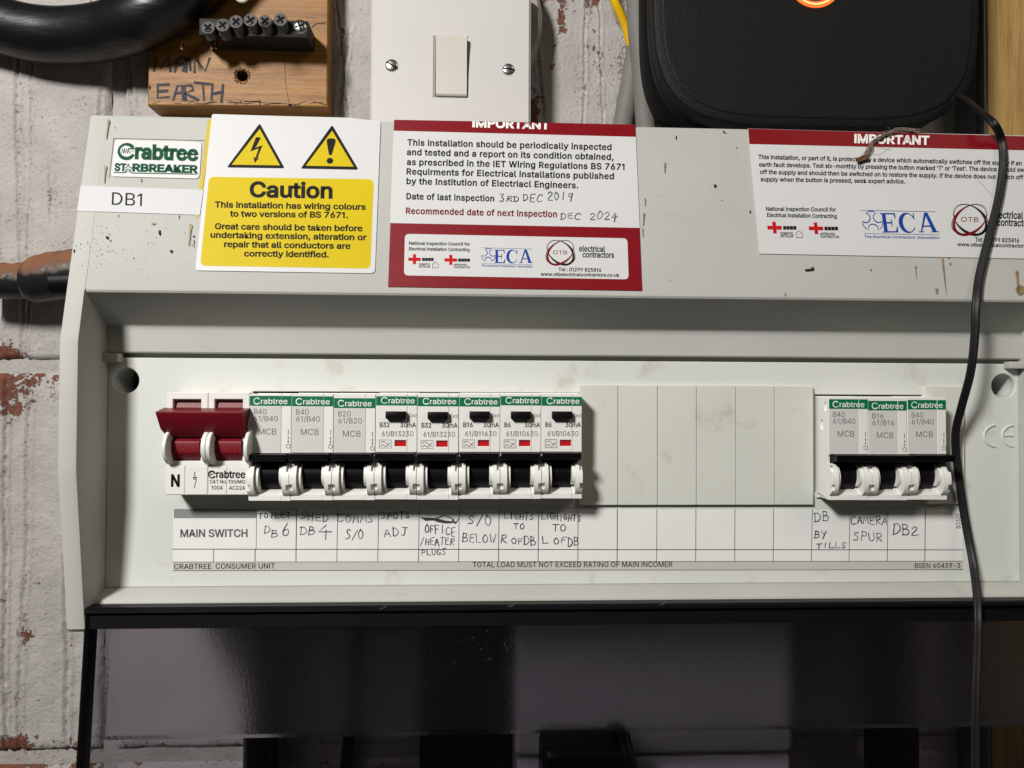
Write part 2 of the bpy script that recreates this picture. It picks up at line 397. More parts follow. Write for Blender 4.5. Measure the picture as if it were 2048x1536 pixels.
M['pipewhite'] = mat('pattress_plastic', (.33, .31, .28), .5, .4, var=.25, vscale=60)
M['fluff'] = mat('cobweb_fluff', (.30, .22, .19), .9, .1, var=.4, vscale=500)
M['chip'] = mat('brown_chip', (.12, .06, .03), .8, .2, var=.4, vscale=500)
M['speck'] = mat('dark_specks', (.03, .026, .022), .8, .1, var=.4, vscale=900)
M['drip'] = mat('brown_drips', (.30, .21, .11), .5, .3, var=.5, vscale=500)
M['socket'] = mat('socket_plastic', (.72, .71, .72), .35, .5, var=.04, vscale=30)
M['pipe'] = mat('black_pipe', (.01, .01, .011), .4, .5, var=.3, vscale=60)
M['edge'] = mat('painted_edge', (.22, .22, .235), .6, .3, var=.4, vscale=120, stretch=(1, 1, .2))

def wood(name, base, darkc, along, scale=90):
    m = mat(name, base, .5, .35); nt = m.node_tree; N, L = nt.nodes, nt.links; b = N['Principled BSDF']
    tc = N.new('ShaderNodeTexCoord'); mp = N.new('ShaderNodeMapping'); L.new(tc.outputs['Object'], mp.inputs[0])
    mp.inputs['Scale'].default_value = (.06, 1, 1) if along == 'x' else (1, 1, .06)
    n = N.new('ShaderNodeTexNoise'); n.inputs['Scale'].default_value = scale*3; n.inputs['Detail'].default_value = 8; n.inputs['Distortion'].default_value = .6; L.new(mp.outputs[0], n.inputs[0])
    n2 = N.new('ShaderNodeTexNoise'); n2.inputs['Scale'].default_value = scale*11; n2.inputs['Detail'].default_value = 5; L.new(mp.outputs[0], n2.inputs[0])
    cr = N.new('ShaderNodeValToRGB'); cr.color_ramp.elements[0].position = .3; cr.color_ramp.elements[0].color = (*darkc, 1); cr.color_ramp.elements[1].position = .62; cr.color_ramp.elements[1].color = (*base, 1)
    L.new(n.outputs[0], cr.inputs[0])
    r = N.new('ShaderNodeMapRange'); r.inputs[1].default_value = .60; r.inputs[2].default_value = .72; r.inputs[4].default_value = .65; L.new(n2.outputs[0], r.inputs[0])
    mx = N.new('ShaderNodeMix'); mx.data_type = 'RGBA'; L.new(r.outputs[0], mx.inputs[0]); L.new(cr.outputs[0], mx.inputs[6]); mx.inputs[7].default_value = (*[c*.35 for c in darkc], 1)
    L.new(mx.outputs[2], b.inputs['Base Color'])
    bp = N.new('ShaderNodeBump'); bp.inputs['Strength'].default_value = .35; bp.inputs['Distance'].default_value = .001; L.new(n2.outputs[0], bp.inputs['Height']); L.new(bp.outputs[0], b.inputs['Normal'])
    return m
M['wood'] = wood('orange_wood', (.31, .145, .032), (.18, .075, .014), 'x')
M['timber'] = wood('yellow_timber', (.36, .22, .07), (.24, .135, .036), 'z')

def brickmat(name, paint, brick):
    """flaking paint over brick: where the per-vertex wear is high the brick shows"""
    m = mat(name, paint, .62, .3); nt = m.node_tree; N, L = nt.nodes, nt.links; b = N['Principled BSDF']
    tc = N.new('ShaderNodeTexCoord')
    at = N.new('ShaderNodeAttribute'); at.attribute_name = 'wear'
    n = N.new('ShaderNodeTexNoise'); n.inputs['Scale'].default_value = 170; n.inputs['Detail'].default_value = 10; n.inputs['Roughness'].default_value = .72; L.new(tc.outputs['Object'], n.inputs[0])
    nm = N.new('ShaderNodeMath'); nm.operation = 'MULTIPLY_ADD'; nm.inputs[1].default_value = 1.9; nm.inputs[2].default_value = -.45; L.new(n.outputs[0], nm.inputs[0])
    ad = N.new('ShaderNodeMath'); ad.operation = 'ADD'; L.new(nm.outputs[0], ad.inputs[0]); L.new(at.outputs['Fac'], ad.inputs[1])
    r = N.new('ShaderNodeMapRange'); r.inputs[1].default_value = .77; r.inputs[2].default_value = .82; L.new(ad.outputs[0], r.inputs[0])
    n3 = N.new('ShaderNodeTexNoise'); n3.inputs['Scale'].default_value = 40; n3.inputs['Detail'].default_value = 6; L.new(tc.outputs['Object'], n3.inputs[0])
    pc = N.new('ShaderNodeMix'); pc.data_type = 'RGBA'; L.new(n3.outputs[0], pc.inputs[0]); pc.inputs[6].default_value = (*[c*.70 for c in paint], 1); pc.inputs[7].default_value = (*[min(1, c*1.18) for c in paint], 1)
    bc = N.new('ShaderNodeMix'); bc.data_type = 'RGBA'; L.new(n.outputs[0], bc.inputs[0]); bc.inputs[6].default_value = (*[c*.3 for c in brick], 1); bc.inputs[7].default_value = (*[c*1.5 for c in brick], 1)
    # dark pin-holes in the paint
    n4 = N.new('ShaderNodeTexNoise'); n4.inputs['Scale'].default_value = 520; n4.inputs['Detail'].default_value = 6; n4.inputs['Roughness'].default_value = .7; L.new(tc.outputs['Object'], n4.inputs[0])
    a4 = N.new('ShaderNodeAttribute'); a4.attribute_name = 'pits'
    m4 = N.new('ShaderNodeMath'); m4.operation = 'MULTIPLY_ADD'; m4.inputs[1].default_value = 2.0; m4.inputs[2].default_value = -.5; L.new(n4.outputs[0], m4.inputs[0])
    d4 = N.new('ShaderNodeMath'); d4.operation = 'ADD'; L.new(m4.outputs[0], d4.inputs[0]); L.new(a4.outputs['Fac'], d4.inputs[1])
    r4 = N.new('ShaderNodeMapRange'); r4.inputs[1].default_value = .62; r4.inputs[2].default_value = .82; r4.inputs[4].default_value = .85; L.new(d4.outputs[0], r4.inputs[0])
    pm = N.new('ShaderNodeMix'); pm.data_type = 'RGBA'; L.new(r4.outputs[0], pm.inputs[0]); L.new(pc.outputs[2], pm.inputs[6]); pm.inputs[7].default_value = (.17, .11, .085, 1)
    mx = N.new('ShaderNodeMix'); mx.data_type = 'RGBA'; L.new(r.outputs[0], mx.inputs[0]); L.new(pm.outputs[2], mx.inputs[6]); L.new(bc.outputs[2], mx.inputs[7]); L.new(mx.outputs[2], b.inputs['Base Color'])
    inv = N.new('ShaderNodeMath'); inv.operation = 'SUBTRACT'; L.new(n4.outputs[0], inv.inputs[0]); L.new(r.outputs[0], inv.inputs[1])
    bp = N.new('ShaderNodeBump'); bp.inputs['Strength'].default_value = .8; bp.inputs['Distance'].default_value = .0012; L.new(inv.outputs[0], bp.inputs['Height']); L.new(bp.outputs[0], b.inputs['Normal'])
    return m
M['brick'] = brickmat('painted_brick', (.44, .41, .39), (.16, .055, .032))
M['mortar'] = brickmat('painted_mortar', (.42, .39, .365), (.17, .08, .05))

def dustmat():
    m = mat('dusty_sheath', (.012, .012, .013), .4, .5); nt = m.node_tree; N, L = nt.nodes, nt.links; b = N['Principled BSDF']
    at = N.new('ShaderNodeAttribute'); at.attribute_name = 'dust'; tc = N.new('ShaderNodeTexCoord')
    n = N.new('ShaderNodeTexNoise'); n.inputs['Scale'].default_value = 160; n.inputs['Detail'].default_value = 8; L.new(tc.outputs['Object'], n.inputs[0])
    ad = N.new('ShaderNodeMath'); ad.operation = 'ADD'; L.new(n.outputs[0], ad.inputs[0]); L.new(at.outputs['Fac'], ad.inputs[1])
    r = N.new('ShaderNodeMapRange'); r.inputs[1].default_value = .55; r.inputs[2].default_value = .95; L.new(ad.outputs[0], r.inputs[0])
    mx = N.new('ShaderNodeMix'); mx.data_type = 'RGBA'; L.new(r.outputs[0], mx.inputs[0]); mx.inputs[6].default_value = (.012, .012, .013, 1); mx.inputs[7].default_value = (.18, .072, .034, 1); L.new(mx.outputs[2], b.inputs['Base Color'])
    rr = N.new('ShaderNodeMapRange'); rr.inputs[3].default_value = .3; rr.inputs[4].default_value = .95; L.new(r.outputs[0], rr.inputs[0]); L.new(rr.outputs[0], b.inputs['Roughness'])
    bp = N.new('ShaderNodeBump'); bp.inputs['Strength'].default_value = .3; bp.inputs['Distance'].default_value = .001; L.new(n.outputs[0], bp.inputs['Height']); L.new(bp.outputs[0], b.inputs['Normal'])
    return m
M['dusty'] = dustmat()

def glassmat(name, tint, rough, bump=0.0):
    m = bpy.data.materials.new(name); m.use_nodes = True; nt = m.node_tree; N, L = nt.nodes, nt.links; b = N['Principled BSDF']
    if rough > 0:
        b.inputs['Base Color'].default_value = (*tint, 1); b.inputs['Roughness'].default_value = rough; b.inputs['Transmission Weight'].default_value = 1; b.inputs['IOR'].default_value = 1.45
        tc = N.new('ShaderNodeTexCoord'); n = N.new('ShaderNodeTexNoise'); n.inputs['Scale'].default_value = 900; n.inputs['Detail'].default_value = 3; L.new(tc.outputs['Object'], n.inputs[0])
        bp = N.new('ShaderNodeBump'); bp.inputs['Strength'].default_value = bump; bp.inputs['Distance'].default_value = .0006; L.new(n.outputs[0], bp.inputs['Height']); L.new(bp.outputs[0], b.inputs['Normal'])
    else:
        N.remove(b); t = N.new('ShaderNodeBsdfTransparent'); t.inputs[0].default_value = (*tint, 1); gl = N.new('ShaderNodeBsdfGlossy'); gl.inputs['Roughness'].default_value = .08
        fr = N.new('ShaderNodeFresnel'); fr.inputs[0].default_value = 1.4; mx = N.new('ShaderNodeMixShader'); L.new(fr.outputs[0], mx.inputs[0]); L.new(t.outputs[0], mx.inputs[1]); L.new(gl.outputs[0], mx.inputs[2]); L.new(mx.outputs[0], N['Material Output'].inputs[0])
    return m
M['frost'] = glassmat('frosted_tinted_acrylic', (.45, .43, .48), .27, .25)
M['clear'] = glassmat('clear_tinted_acrylic', (.68, .665, .70), 0)
def glow(name, col, s):
    m = bpy.data.materials.new(name); m.use_nodes = True; b = m.node_tree.nodes['Principled BSDF']
    b.inputs['Base Color'].default_value = (*col, 1); b.inputs['Emission Color'].default_value = (*col, 1); b.inputs['Emission Strength'].default_value = s; return m
M['ring'] = glow('ring_light', (1.0, .12, .012), 1.1)
M['ringcore'] = glow('ring_core', (1.0, .55, .25), 1.1)
def stripes():
    m = mat('green_yellow_sheath', (.75, .5, .0), .4, .5); nt = m.node_tree; N, L = nt.nodes, nt.links
    at = N.new('ShaderNodeAttribute'); at.attribute_name = 'stripe'
    gt = N.new('ShaderNodeMath'); gt.operation = 'GREATER_THAN'; gt.inputs[1].default_value = .5; L.new(at.outputs['Fac'], gt.inputs[0])
    mx = N.new('ShaderNodeMix'); mx.data_type = 'RGBA'; L.new(gt.outputs[0], mx.inputs[0]); mx.inputs[6].default_value = (.72, .42, .0, 1); mx.inputs[7].default_value = (.02, .16, .05, 1); L.new(mx.outputs[2], N['Principled BSDF'].inputs['Base Color']); return m
M['earth'] = stripes()
M['dust'] = mat('dust_specks', (.22, .215, .21), .9, .1)
def attr(o, name, vals):
    a = o.data.attributes.new(name, 'FLOAT', 'POINT'); a.data.foreach_set('value', np.asarray(vals, dtype=np.float32))

exec_order = []
# ------------------------------------------------------------------ the brick wall behind everything
WALL = -95.0
def vnoise(x, y, s, seed):
    x = x/s; y = y/s; xi = np.floor(x).astype(int); yi = np.floor(y).astype(int); fx = x-xi; fy = y-yi
    def h(a, b):
        k = (a*374761393+b*668265263+seed*1442695041) & 0xffffffff; k = ((k ^ (k >> 13))*1274126177) & 0xffffffff
        return ((k ^ (k >> 16)) & 0xffff)/65535.0
    fx = fx*fx*(3-2*fx); fy = fy*fy*(3-2*fy)
    return (h(xi, yi)*(1-fx)+h(xi+1, yi)*fx)*(1-fy)+(h(xi, yi+1)*(1-fx)+h(xi+1, yi+1)*fx)*fy
def fbm(x, y, s, seed, o=4):
    return sum(vnoise(x, y, s/2**k, seed+k*17)/2**k for k in range(o))/sum(1/2**k for k in range(o))
wall = thing('brick_wall', 'flaking white painted brick wall with scratched upright bricks behind the fuse box', 'wall', (0, WALL, 0))
wall['kind'] = 'thing'
def grid_part(name, xs, zs, hgt, material, wear, pits, skirt=4.0):
    nx, nz = len(xs), len(zs); XX, ZZ = np.meshgrid(xs, zs)
    v = np.column_stack([XX.ravel(), (WALL+hgt).ravel(), ZZ.ravel()])
    i = np.arange(nx*nz).reshape(nz, nx); q = np.stack([i[:-1, :-1], i[:-1, 1:], i[1:, 1:], i[1:, :-1]], -1).reshape(-1, 4)
    me = bpy.data.meshes.new(name); o = _origin[wall.name]
    vv = np.column_stack([(v[:, 0]-o[0])*MM, -(v[:, 1]-o[1])*MM, (v[:, 2]-o[2])*MM])
    me.vertices.add(len(vv)); me.vertices.foreach_set('co', vv.ravel().astype(np.float32))
    me.loops.add(q.size); me.loops.foreach_set('vertex_index', q.ravel().astype(np.int32))
    me.polygons.add(len(q)); me.polygons.foreach_set('loop_start', np.arange(0, q.size, 4, dtype=np.int32))
    me.update(calc_edges=True); me.validate(); me.shade_smooth(); me.materials.append(material)
    ob = part(name, None, material, wall, me=me); attr(ob, 'wear', wear.ravel()); attr(ob, 'pits', pits.ravel()); return ob
def brick(x0, x1, z0, z1, seed, res, worn=0.0, patches=()):
    xs = np.linspace(x0, x1, int((x1-x0)/res)); zs = np.linspace(z0, z1, int((z1-z0)/res)); XX, ZZ = np.meshgrid(xs, zs)
    rg = np.random.default_rng(seed); h = 1.4*(fbm(XX, ZZ, 40, seed)-.5)+.8*(fbm(XX, ZZ, 6, seed+5)-.5)+.28*(fbm(XX, ZZ, 1.8, seed+9, 2)-.5)
    pits = np.full(XX.shape, -.06)+.34*(fbm(XX, ZZ, 14, seed+3)-.5); wear = np.full(XX.shape, -.13+worn)+.62*(fbm(XX, ZZ, 22, seed+11)-.5)
    if (x0, z0) == (23, 20): pits += .02+.75*(fbm(XX, ZZ*.12, 7, 991)-.5); wear += -.05+.6*(fbm(XX, ZZ*.15, 6, 997)-.5)
    nl = max(3, int((x1-x0)/11))
    for k in range(nl):
        gx = x0+(k+.5+rg.uniform(-.3, .3))*(x1-x0)/nl; sl = rg.normal(0, .06); w = rg.uniform(.6, 1.5); dp = rg.uniform(.7, 1.7)
        za, zb = (z0-5, z1+5) if rg.random() < .45 else sorted(rg.uniform(z0, z1, 2))
        t = XX-(gx+sl*(ZZ-(z0+z1)/2)+1.6*(vnoise(ZZ, ZZ*0, 30, seed+k)-.5)+.5*(vnoise(ZZ, ZZ*0, 4, seed+k+40)-.5))
        on = np.clip((ZZ-za)/6, 0, 1)*np.clip((zb-ZZ)/6, 0, 1)
        rough = .5+.9*vnoise(XX, ZZ, 3, seed+k+70)
        g = np.exp(-(t/w)**2); lip = np.exp(-((t-1.6*w)/(.7*w))**2)+.6*np.exp(-((t+1.7*w)/(.6*w))**2)
        h += on*(-dp*g*rough+.7*dp*lip); pits += on*(.15*g*rough+.07*lip*rough); wear += on*(.09*lip*rough+.06*g*rough)
    for (px, pz, pr, pv) in patches:
        wear += pv*np.exp(-(((XX-px)/pr[0])**2+((ZZ-pz)/pr[1])**2))
    ex = np.minimum(XX-x0, x1-XX); ez = np.minimum(ZZ-z0, z1-ZZ); e = np.minimum(ex, ez)+1.6*(fbm(XX, ZZ, 7, seed+21)-.5)
    h -= 3.2*np.exp(-np.clip(e, 0, None)/1.3); wear += .22*np.exp(-np.clip(ez, 0, None)/7.0)+.05*np.exp(-np.clip(ex, 0, None)/4.0)
    return grid_part('brick', xs, zs, h, M['brick'], wear, pits)
_cx = [-317, -205, -93, 19, 131, 243, 355, 467, 579, -541, -429, -317]
for r, (za, zb) in enumerate([(20, 238), (-198, 12), (-420, -206)]):
    for c in (0, 1, 2, 3, 4, 5, 6, 7, 9, 10):
        xa, xb = _cx[c]+4, _cx[c+1]-4
        fine = 0.8 if (c == 0 or (r == 0 and c in (1, 2, 3))) else (1.7 if c < 6 else 2.6)
        pt = ()
        if (r, c) == (0, 0): pt = ((-283, 24, (20, 8), 0.35), (-292, 196, (3, 9), 0.45), (-278, 118, (7, 2.5), 0.35), (-262, 23, (8, 5), 0.38))
        if (r, c) == (1, 0): pt = ((-275, 5, (40, 11), 0.30), (-262, -12, (10, 9), 0.43), (-284, -8, (12, 6), 0.35), (-250, -135, (5, 10), 0.35), (-270, -196, (26, 8), 0.43), (-284, -62, (6, 2), 0.43), (-244, -104, (4, 6), 0.43))
        if (r, c) == (2, 0): pt = ((-270, -210, (40, 9), 0.47),)
        if (r, c) == (0, 3): pt = ((42, 195, (2.5, 14), 0.55), (31, 160, (2.2, 16), 0.53), (34, 226, (3, 8), 0.49), (47, 218, (3, 12), 0.49))
        brick(xa, xb, za, zb, 100+r*10+c, fine, {(0, 3): .14, (0, 2): .1}.get((r, c), .02), pt)
_xs = np.arange(-545, 585, 2.4); _zs = np.arange(-430, 245, 2.2); _XX, _ZZ = np.meshgrid(_xs, _zs)
grid_part('mortar', _xs, _zs, -3.4+2.0*(fbm(_XX, _ZZ, 9, 77)-.5), M['mortar'], -.12+.5*(fbm(_XX, _ZZ, 16, 78)-.5), -.05+.3*(fbm(_XX, _ZZ, 12, 79)-.5))

# ------------------------------------------------------------------ the consumer unit: cover, panel, blanks, door
DM = 24.5                                        # depth of the rim
Z68 = Z(118, 680, DM); ZTOP = Z(180, 229, 3.4); DTOP = 3.4
FB = (DTOP-DM)/(ZTOP-Z68); FAS = (DM-FB*Z68, FB)  # the sloping fascia plane d = a + b z
Z94 = Z(118, 940, DM); ZBOT = Z(133, 1266, 16.0)
XL, XI, XR, XR2 = -169.3, -161.6, 249.5, 257.5
ZLIP = Z(1000, 586, FAS); DLIP = FAS[0]+FB*ZLIP
unit = thing('consumer_unit', 'long grey plastic fuse box with its dark door hanging open and a row of breakers', 'fuse box', (0, 0, 0))
def side(x_out, x_in, s):
    def prof(e_up, e_dn):
        return [(-93, ZTOP-.3), (DTOP-.9, ZTOP-e_up*.4), (DTOP-e_up, ZTOP-.9), (DLIP+.3-e_up*.97, ZLIP-1), (DM-.25-e_dn, Z68+1.2), (DM-e_dn, Z68-.8), (DM-e_dn, Z94+1), (DM-.15-e_dn, Z94-1.2), (16-e_dn, ZBOT+1.5), (14.5-e_dn, ZBOT), (-93, ZBOT)]
    return G().loft([[(x_out, d, z) for d, z in prof(1.1, 1.1)], [(x_out+s*.35, d, z) for d, z in prof(.35, .35)], [(x_out+s*1.1, d, z) for d, z in prof(0, 0)], [(x_in-s*.7, d, z) for d, z in prof(0, 0)], [(x_in-s*.2, d, z) for d, z in prof(0, .2)], [(x_in, d, z) for d, z in prof(0, .8)]])
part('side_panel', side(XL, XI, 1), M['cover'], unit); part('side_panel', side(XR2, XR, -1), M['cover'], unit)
ZC, ZS, ZP1, ZP0 = Z(1000, 657, 1.4), Z(1000, 711, 1.4), Z(1000, 1170, 0), Z(1000, 1197, 9.5)
_n = [(-93, ZTOP-.3), (DTOP-.9, ZTOP), (DTOP, ZTOP-.9), (DLIP-.2, ZLIP+.6), (DLIP-.15, ZLIP-.5), (DLIP-.6, ZLIP-1.4), (DLIP-1.6, ZLIP-2.0), (1.8, ZC+.25), (1.4, ZC-.4), (1.4, ZS+.6), (.9, ZS), (-8, ZS), (-8, ZC), (-93, ZC)]
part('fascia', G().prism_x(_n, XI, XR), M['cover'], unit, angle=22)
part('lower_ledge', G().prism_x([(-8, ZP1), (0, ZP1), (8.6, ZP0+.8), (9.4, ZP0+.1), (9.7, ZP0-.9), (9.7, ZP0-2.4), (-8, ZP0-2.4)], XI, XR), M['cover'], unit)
# base panel with its breaker slot and the two fixing holes
zs1, zs0 = Z(1000, 785.5, 0), Z(1000, 984, 0)
h1 = (X(252, 761, 0), Z(252, 761, 0)); h2 = (X(2007, 772, 0), Z(2007, 772, 0))
part('base_panel', G().slab(rect(XI, XR, ZP1, Z(1000, 720.5, 0)), -2.2, 0, holes=[rect(X(506, 800, 0), X(1160, 800, 0), zs0, zs1), rect(X(1657.5, 880, 13)-.03, X(1852, 800, 0), zs0, Z(1750, 790, 0)), circle(*h1, 5.6, 40), circle(*h2, 5.6, 40)], b=.35), M['panel'], unit)
for hx, hz in (h1, h2):
    tubeg = G(); n = 40
    tubeg.loft([[(hx+5.6*math.cos(2*math.pi*i/n), d, hz+5.6*math.sin(2*math.pi*i/n)) for i in range(n)] for d in (-1.9, -18)], caps=False)
    part('fixing_hole', tubeg, M['panel'], unit)
part('inner_back', G().box(XI+.2, XR-.2, -30, -28, ZP0-2, ZS+8), M['dark'], unit)
part('inner_dark_sheet', G().box(X(335, 800, 0), X(1925, 800, 0), -6, -3.2, zs0-2, zs1+1.5), M['dark'], unit)  # dark sheet closing the slot, the shade inside put into its colour
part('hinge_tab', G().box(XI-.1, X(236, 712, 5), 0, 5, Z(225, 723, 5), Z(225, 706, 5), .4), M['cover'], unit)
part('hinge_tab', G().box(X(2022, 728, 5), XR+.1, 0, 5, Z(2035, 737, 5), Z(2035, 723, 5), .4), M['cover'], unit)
# blank plates
bx = [1158, 1236, 1315, 1393, 1472, 1549, 1627]
zb1, zb0 = Z(1200, 770, 2), Z(1200, 1010, 2)
for i in range(6):
    part('blank_plate', G().box(X(bx[i], 880, 2)+.12, X(bx[i+1], 880, 2)-.12, -3, 2+.015*((i*7) % 3), zb0, zb1, .18), M['blank'], unit, angle=10)
part('blank_plate', G().box(X(1850, 880, 2), X(1929, 880, 2), -3, 2, Z(1880, 1008, 2), Z(1880, 772, 2), .3), M['blank'], unit, angle=10)
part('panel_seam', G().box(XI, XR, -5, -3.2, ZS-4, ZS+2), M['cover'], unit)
# raised CE mark
ce = G()
for cx, half in ((1992, 0), (2028, 1)):
    pts = [P(cx+math.cos(math.radians(a))*24, 871.5+math.sin(math.radians(a))*21.5, 0.1) for a in range(95, 266, 10)]
    ce.tube(pts, .62, 8, 1.0)
    if half: ce.tube([P(2005, 871, .1), P(2026, 871, .1)], .55, 8, 1.0)
part('moulded_mark', ce, M['panel'], unit)
# badge
badge_plane = (FAS[0]+.25, FB)
bg_ = G(); sheet(bg_, rounded([(231, 279.5), (404, 284.5), (399, 357.5), (222, 353)], [9, 9, 9, 9]), FAS, -.2, .25)
badge = part('badge', bg_, M['sticker'], unit)
fr = G()
for a, b in (((227, 276), (411, 280.5)), ((411, 280.5), (404, 360)), ((227, 276), (218, 355))):
    pa, pb = P(*a, FAS), P(*b, FAS); fr.tube([pa, pb], .22, 6, 5)
part('badge_frame', fr, M['cover'], unit)
bp_ = putter(badge_plane, .05); bl = G()
text(bl, 'rabtree', (269, 316.5), (396, 320.5), 27, bp_, bold=.06)
# the big C with its wave
_c = (253, 302.5)
ring = []
for a in np.linspace(math.radians(38), math.radians(325), 40): ring.append((_c[0]+15.2*math.cos(a), _c[1]-14.2*math.sin(a)+.25))
stroke(bl, ring, 6.6, bp_, False); stroke(bl, [(258, 297.5), (270, 297.8)], 3.4, bp_)
stroke(bl, [(238, 302)]+[(243+i*2.0, 302+(-5 if i % 2 else 5)) for i in range(9)]+[(262, 302.5), (268, 303)], 1.1, bp_)
text(bl, 'ST', (229, 341), (252, 342), 14, bp_, bold=.065); text(bl, 'RBREAKER', (264, 342), (395, 345.5), 14, bp_, bold=.065)
star = []
for i in range(10):
    a = math.pi/2+i*math.pi/5; rr = 10 if i % 2 == 0 else 4.2; star.append((256.5+rr*math.cos(a), 338-rr*math.sin(a)))
stroke(bl, star+[star[0]], 2.0, bp_, False); stroke(bl, [(228, 344.7), (248, 345.6), (256, 337.5), (264, 346), (394, 348.3)], 1.8, bp_, False)
part('lettering', bl, M['greenink'], badge, flat=True)

# fly specks and brown drips on the fascia
fp = putter(FAS, .32); sp, dr = G(), G()
def blob(g, x, y, rx, ry, put, n=9): flatpoly(g, [(x+rx*random.uniform(.7, 1.2)*math.cos(2*math.pi*i/n), y+ry*random.uniform(.7, 1.2)*math.sin(2*math.pi*i/n)) for i in range(n)], put)
for x, y, rx, ry in [(215, 475, 3, 3.5), (320, 466, 2.5, 7), (343, 503, 2.5, 3.5), (230, 255, 1, 1), (149, 502, 1.5, 3.5), (1430, 372, 2.8, 3.3), (1352, 275, 1.2, 4), (1447, 264, 1.5, 3), (1451, 266, 1.4, 1.4), (1473, 296, 1.2, 1.2), (1500, 424, 2, 3), (1741, 540, 1.5, 1.5), (1661, 305, 2.2, 2.5), (1812, 373, 2.3, 3.5), (1594, 376, .9, 2), (1716, 398, 2, 1.4), (1730, 415, 1, 4), (1916, 375, 1.6, 3.5), (1873, 385, 2, .8), (1900, 528, 1.4, 2.5), (1897, 514, 1.8, 4), (575, 357, 2.2, 2.2), (1795, 412, 1, 1), (1254, 313.5, 1, 2.5), (521, 492, 1.5, 3), (388, 473, 2, 2), (1340, 562, 1, 1), (1570, 470, 1, 1), (940, 251, 1, 1)]: blob(sp, x, y, rx, ry, fp)
for i in range(120):
    x, y = random.choice([(random.gauss(205, 22), random.gauss(490, 22)), (random.uniform(150, 395), random.uniform(430, 560)), (random.uniform(1290, 2048), random.uniform(265, 585)), (random.uniform(1520, 2040), random.uniform(300, 500))])
    r = random.uniform(.4, 1.0); blob(sp, x, y, r, r*random.uniform(.8, 1.8), fp, 6)
for x, y in [(1606, 540)]: blob(sp, x+10, y, 8, 3, fp); blob(sp, x+19, y-2, 4, 4, fp)
def drip(x, y0, y1, w, lean=0): flatpoly(dr, [(x-w, y0+3), (x, y0), (x+w, y0+4), (x+w*.7+lean*.4, y0+(y1-y0)*.4), (x+w*.35+lean, y1), (x-w*.35+lean, y1), (x-w*.6+lean*.3, y0+(y1-y0)*.4)], fp)
for q in [(218, 238, 278, 2.6, -5), (212, 330, 366, 2.6, -3), (283, 356, 365, 1.5, 0), (237, 428, 434, 1.5, -1), (358, 429, 438, 1.6, 0), (382, 447, 492, 3.2, -4), (388, 478, 496, 1.2, 0), (1290, 395, 412, 1.6, 0), (1288, 425, 452, 2.0, -2), (1285, 455, 475, 1.4, 1), (1330, 324, 346, 2, -1), (1843, 322, 345, 2.4, 3), (1846, 347, 366, 1.5, 4), (1790, 322, 340, 1.8, 0), (1884, 512, 588, 2.0, 8), (1873, 576, 588, 4, 0), (1830, 530, 560, 1.2, 3), (2033, 540, 590, 3.5, 4), (1251, 405, 412, 1, 0), (1570, 585, 592, 2, 0)]: drip(*q)
blob(dr, 2042, 470, 9, 13, fp); blob(dr, 2040, 580, 10, 9, fp); blob(dr, 307, 447, 5, 2.5, fp)
part('fly_specks', sp, M['speck'], unit, kind='stuff', flat=True); part('brown_drips', dr, M['drip'], unit, kind='stuff', flat=True)

# smoked door, hinged along the lower ledge and hanging down
DT = 14.0; zt_ = Z(1000, 1207, DT)
xdl = X(172, 1230, DT); zA = Z(172, 1230, DT)
best = min(np.arange(10, 40, .25), key=lambda d: abs(X(154, 1530, d)-xdl)); zB = Z(154, 1530, best)
DB_ = (best-DT)/(zB-zA); DOOR = (DT-DB_*zA, DB_)
def dd(z): return DOOR[0]+DOOR[1]*z
XD1 = 255.0; zEND = -215.0
def door_slab(x0, x1, z0, z1, t0, t1):
    return G().loft([[(x, dd(z1)+t, z1) for x, t in ((x0, t0), (x1, t0), (x1, t1), (x0, t1))], [(x, dd(z0)+t, z0) for x, t in ((x0, t0), (x1, t0), (x1, t1), (x0, t1))]])
def pane(x0, x1, z0, z1, t0, t1):   # front and back skins only: the panes are one moulding, nothing shows at their seams
    return G().add([(x, dd(zz)+t, zz) for t in (t0, t1) for x, zz in rect(x0, x1, z0, z1)], [(3, 2, 1, 0), (4, 5, 6, 7)])
zr0 = Z(1000, 1249, DT); xb0 = X(214, 1300, DT)
zfr = Z(1000, 1468, DOOR)
part('door_hinge_edge', G().prism_x([(DT-4, zt_), (DT+1.5, zt_), (DT+2.6, zt_-.8), (DT+2.8, zt_-2.0), (DT+1.2, zt_-2.6), (DT-4, zt_-2.6)], xdl+.5, XD1), M['black'], unit)
part('door_rim', door_slab(xdl+.5, XD1, zr0, zt_-2.7, -2.2, .9), M['routerside'], unit)
part('door_rim', G().loft([[(xdl+a, dd(z)+t, z) for a, t in ((0, -7), (1.7, -7), (2.4, -1), (2.2, 1.0), (1.2, 1.9), (0.2, 1.2))] for z in (zt_-1.5, zr0, zEND)]), M['black'], unit)
part('door_pane', pane(xdl+2.45, xb0-.02, zEND, zr0-.02, -2.2, -.2), M['clear'], unit, label='clear smoked edge strip of the door')
part('door_pane', pane(xb0, XD1, zfr, zr0-.02, -2.2, 0), M['frost'], unit, label='frosted band of the smoked door')
part('door_pane', pane(xb0, XD1, zEND, zfr-.03, -2.2, 0), M['clear'], unit, label='clear lower area of the smoked door')

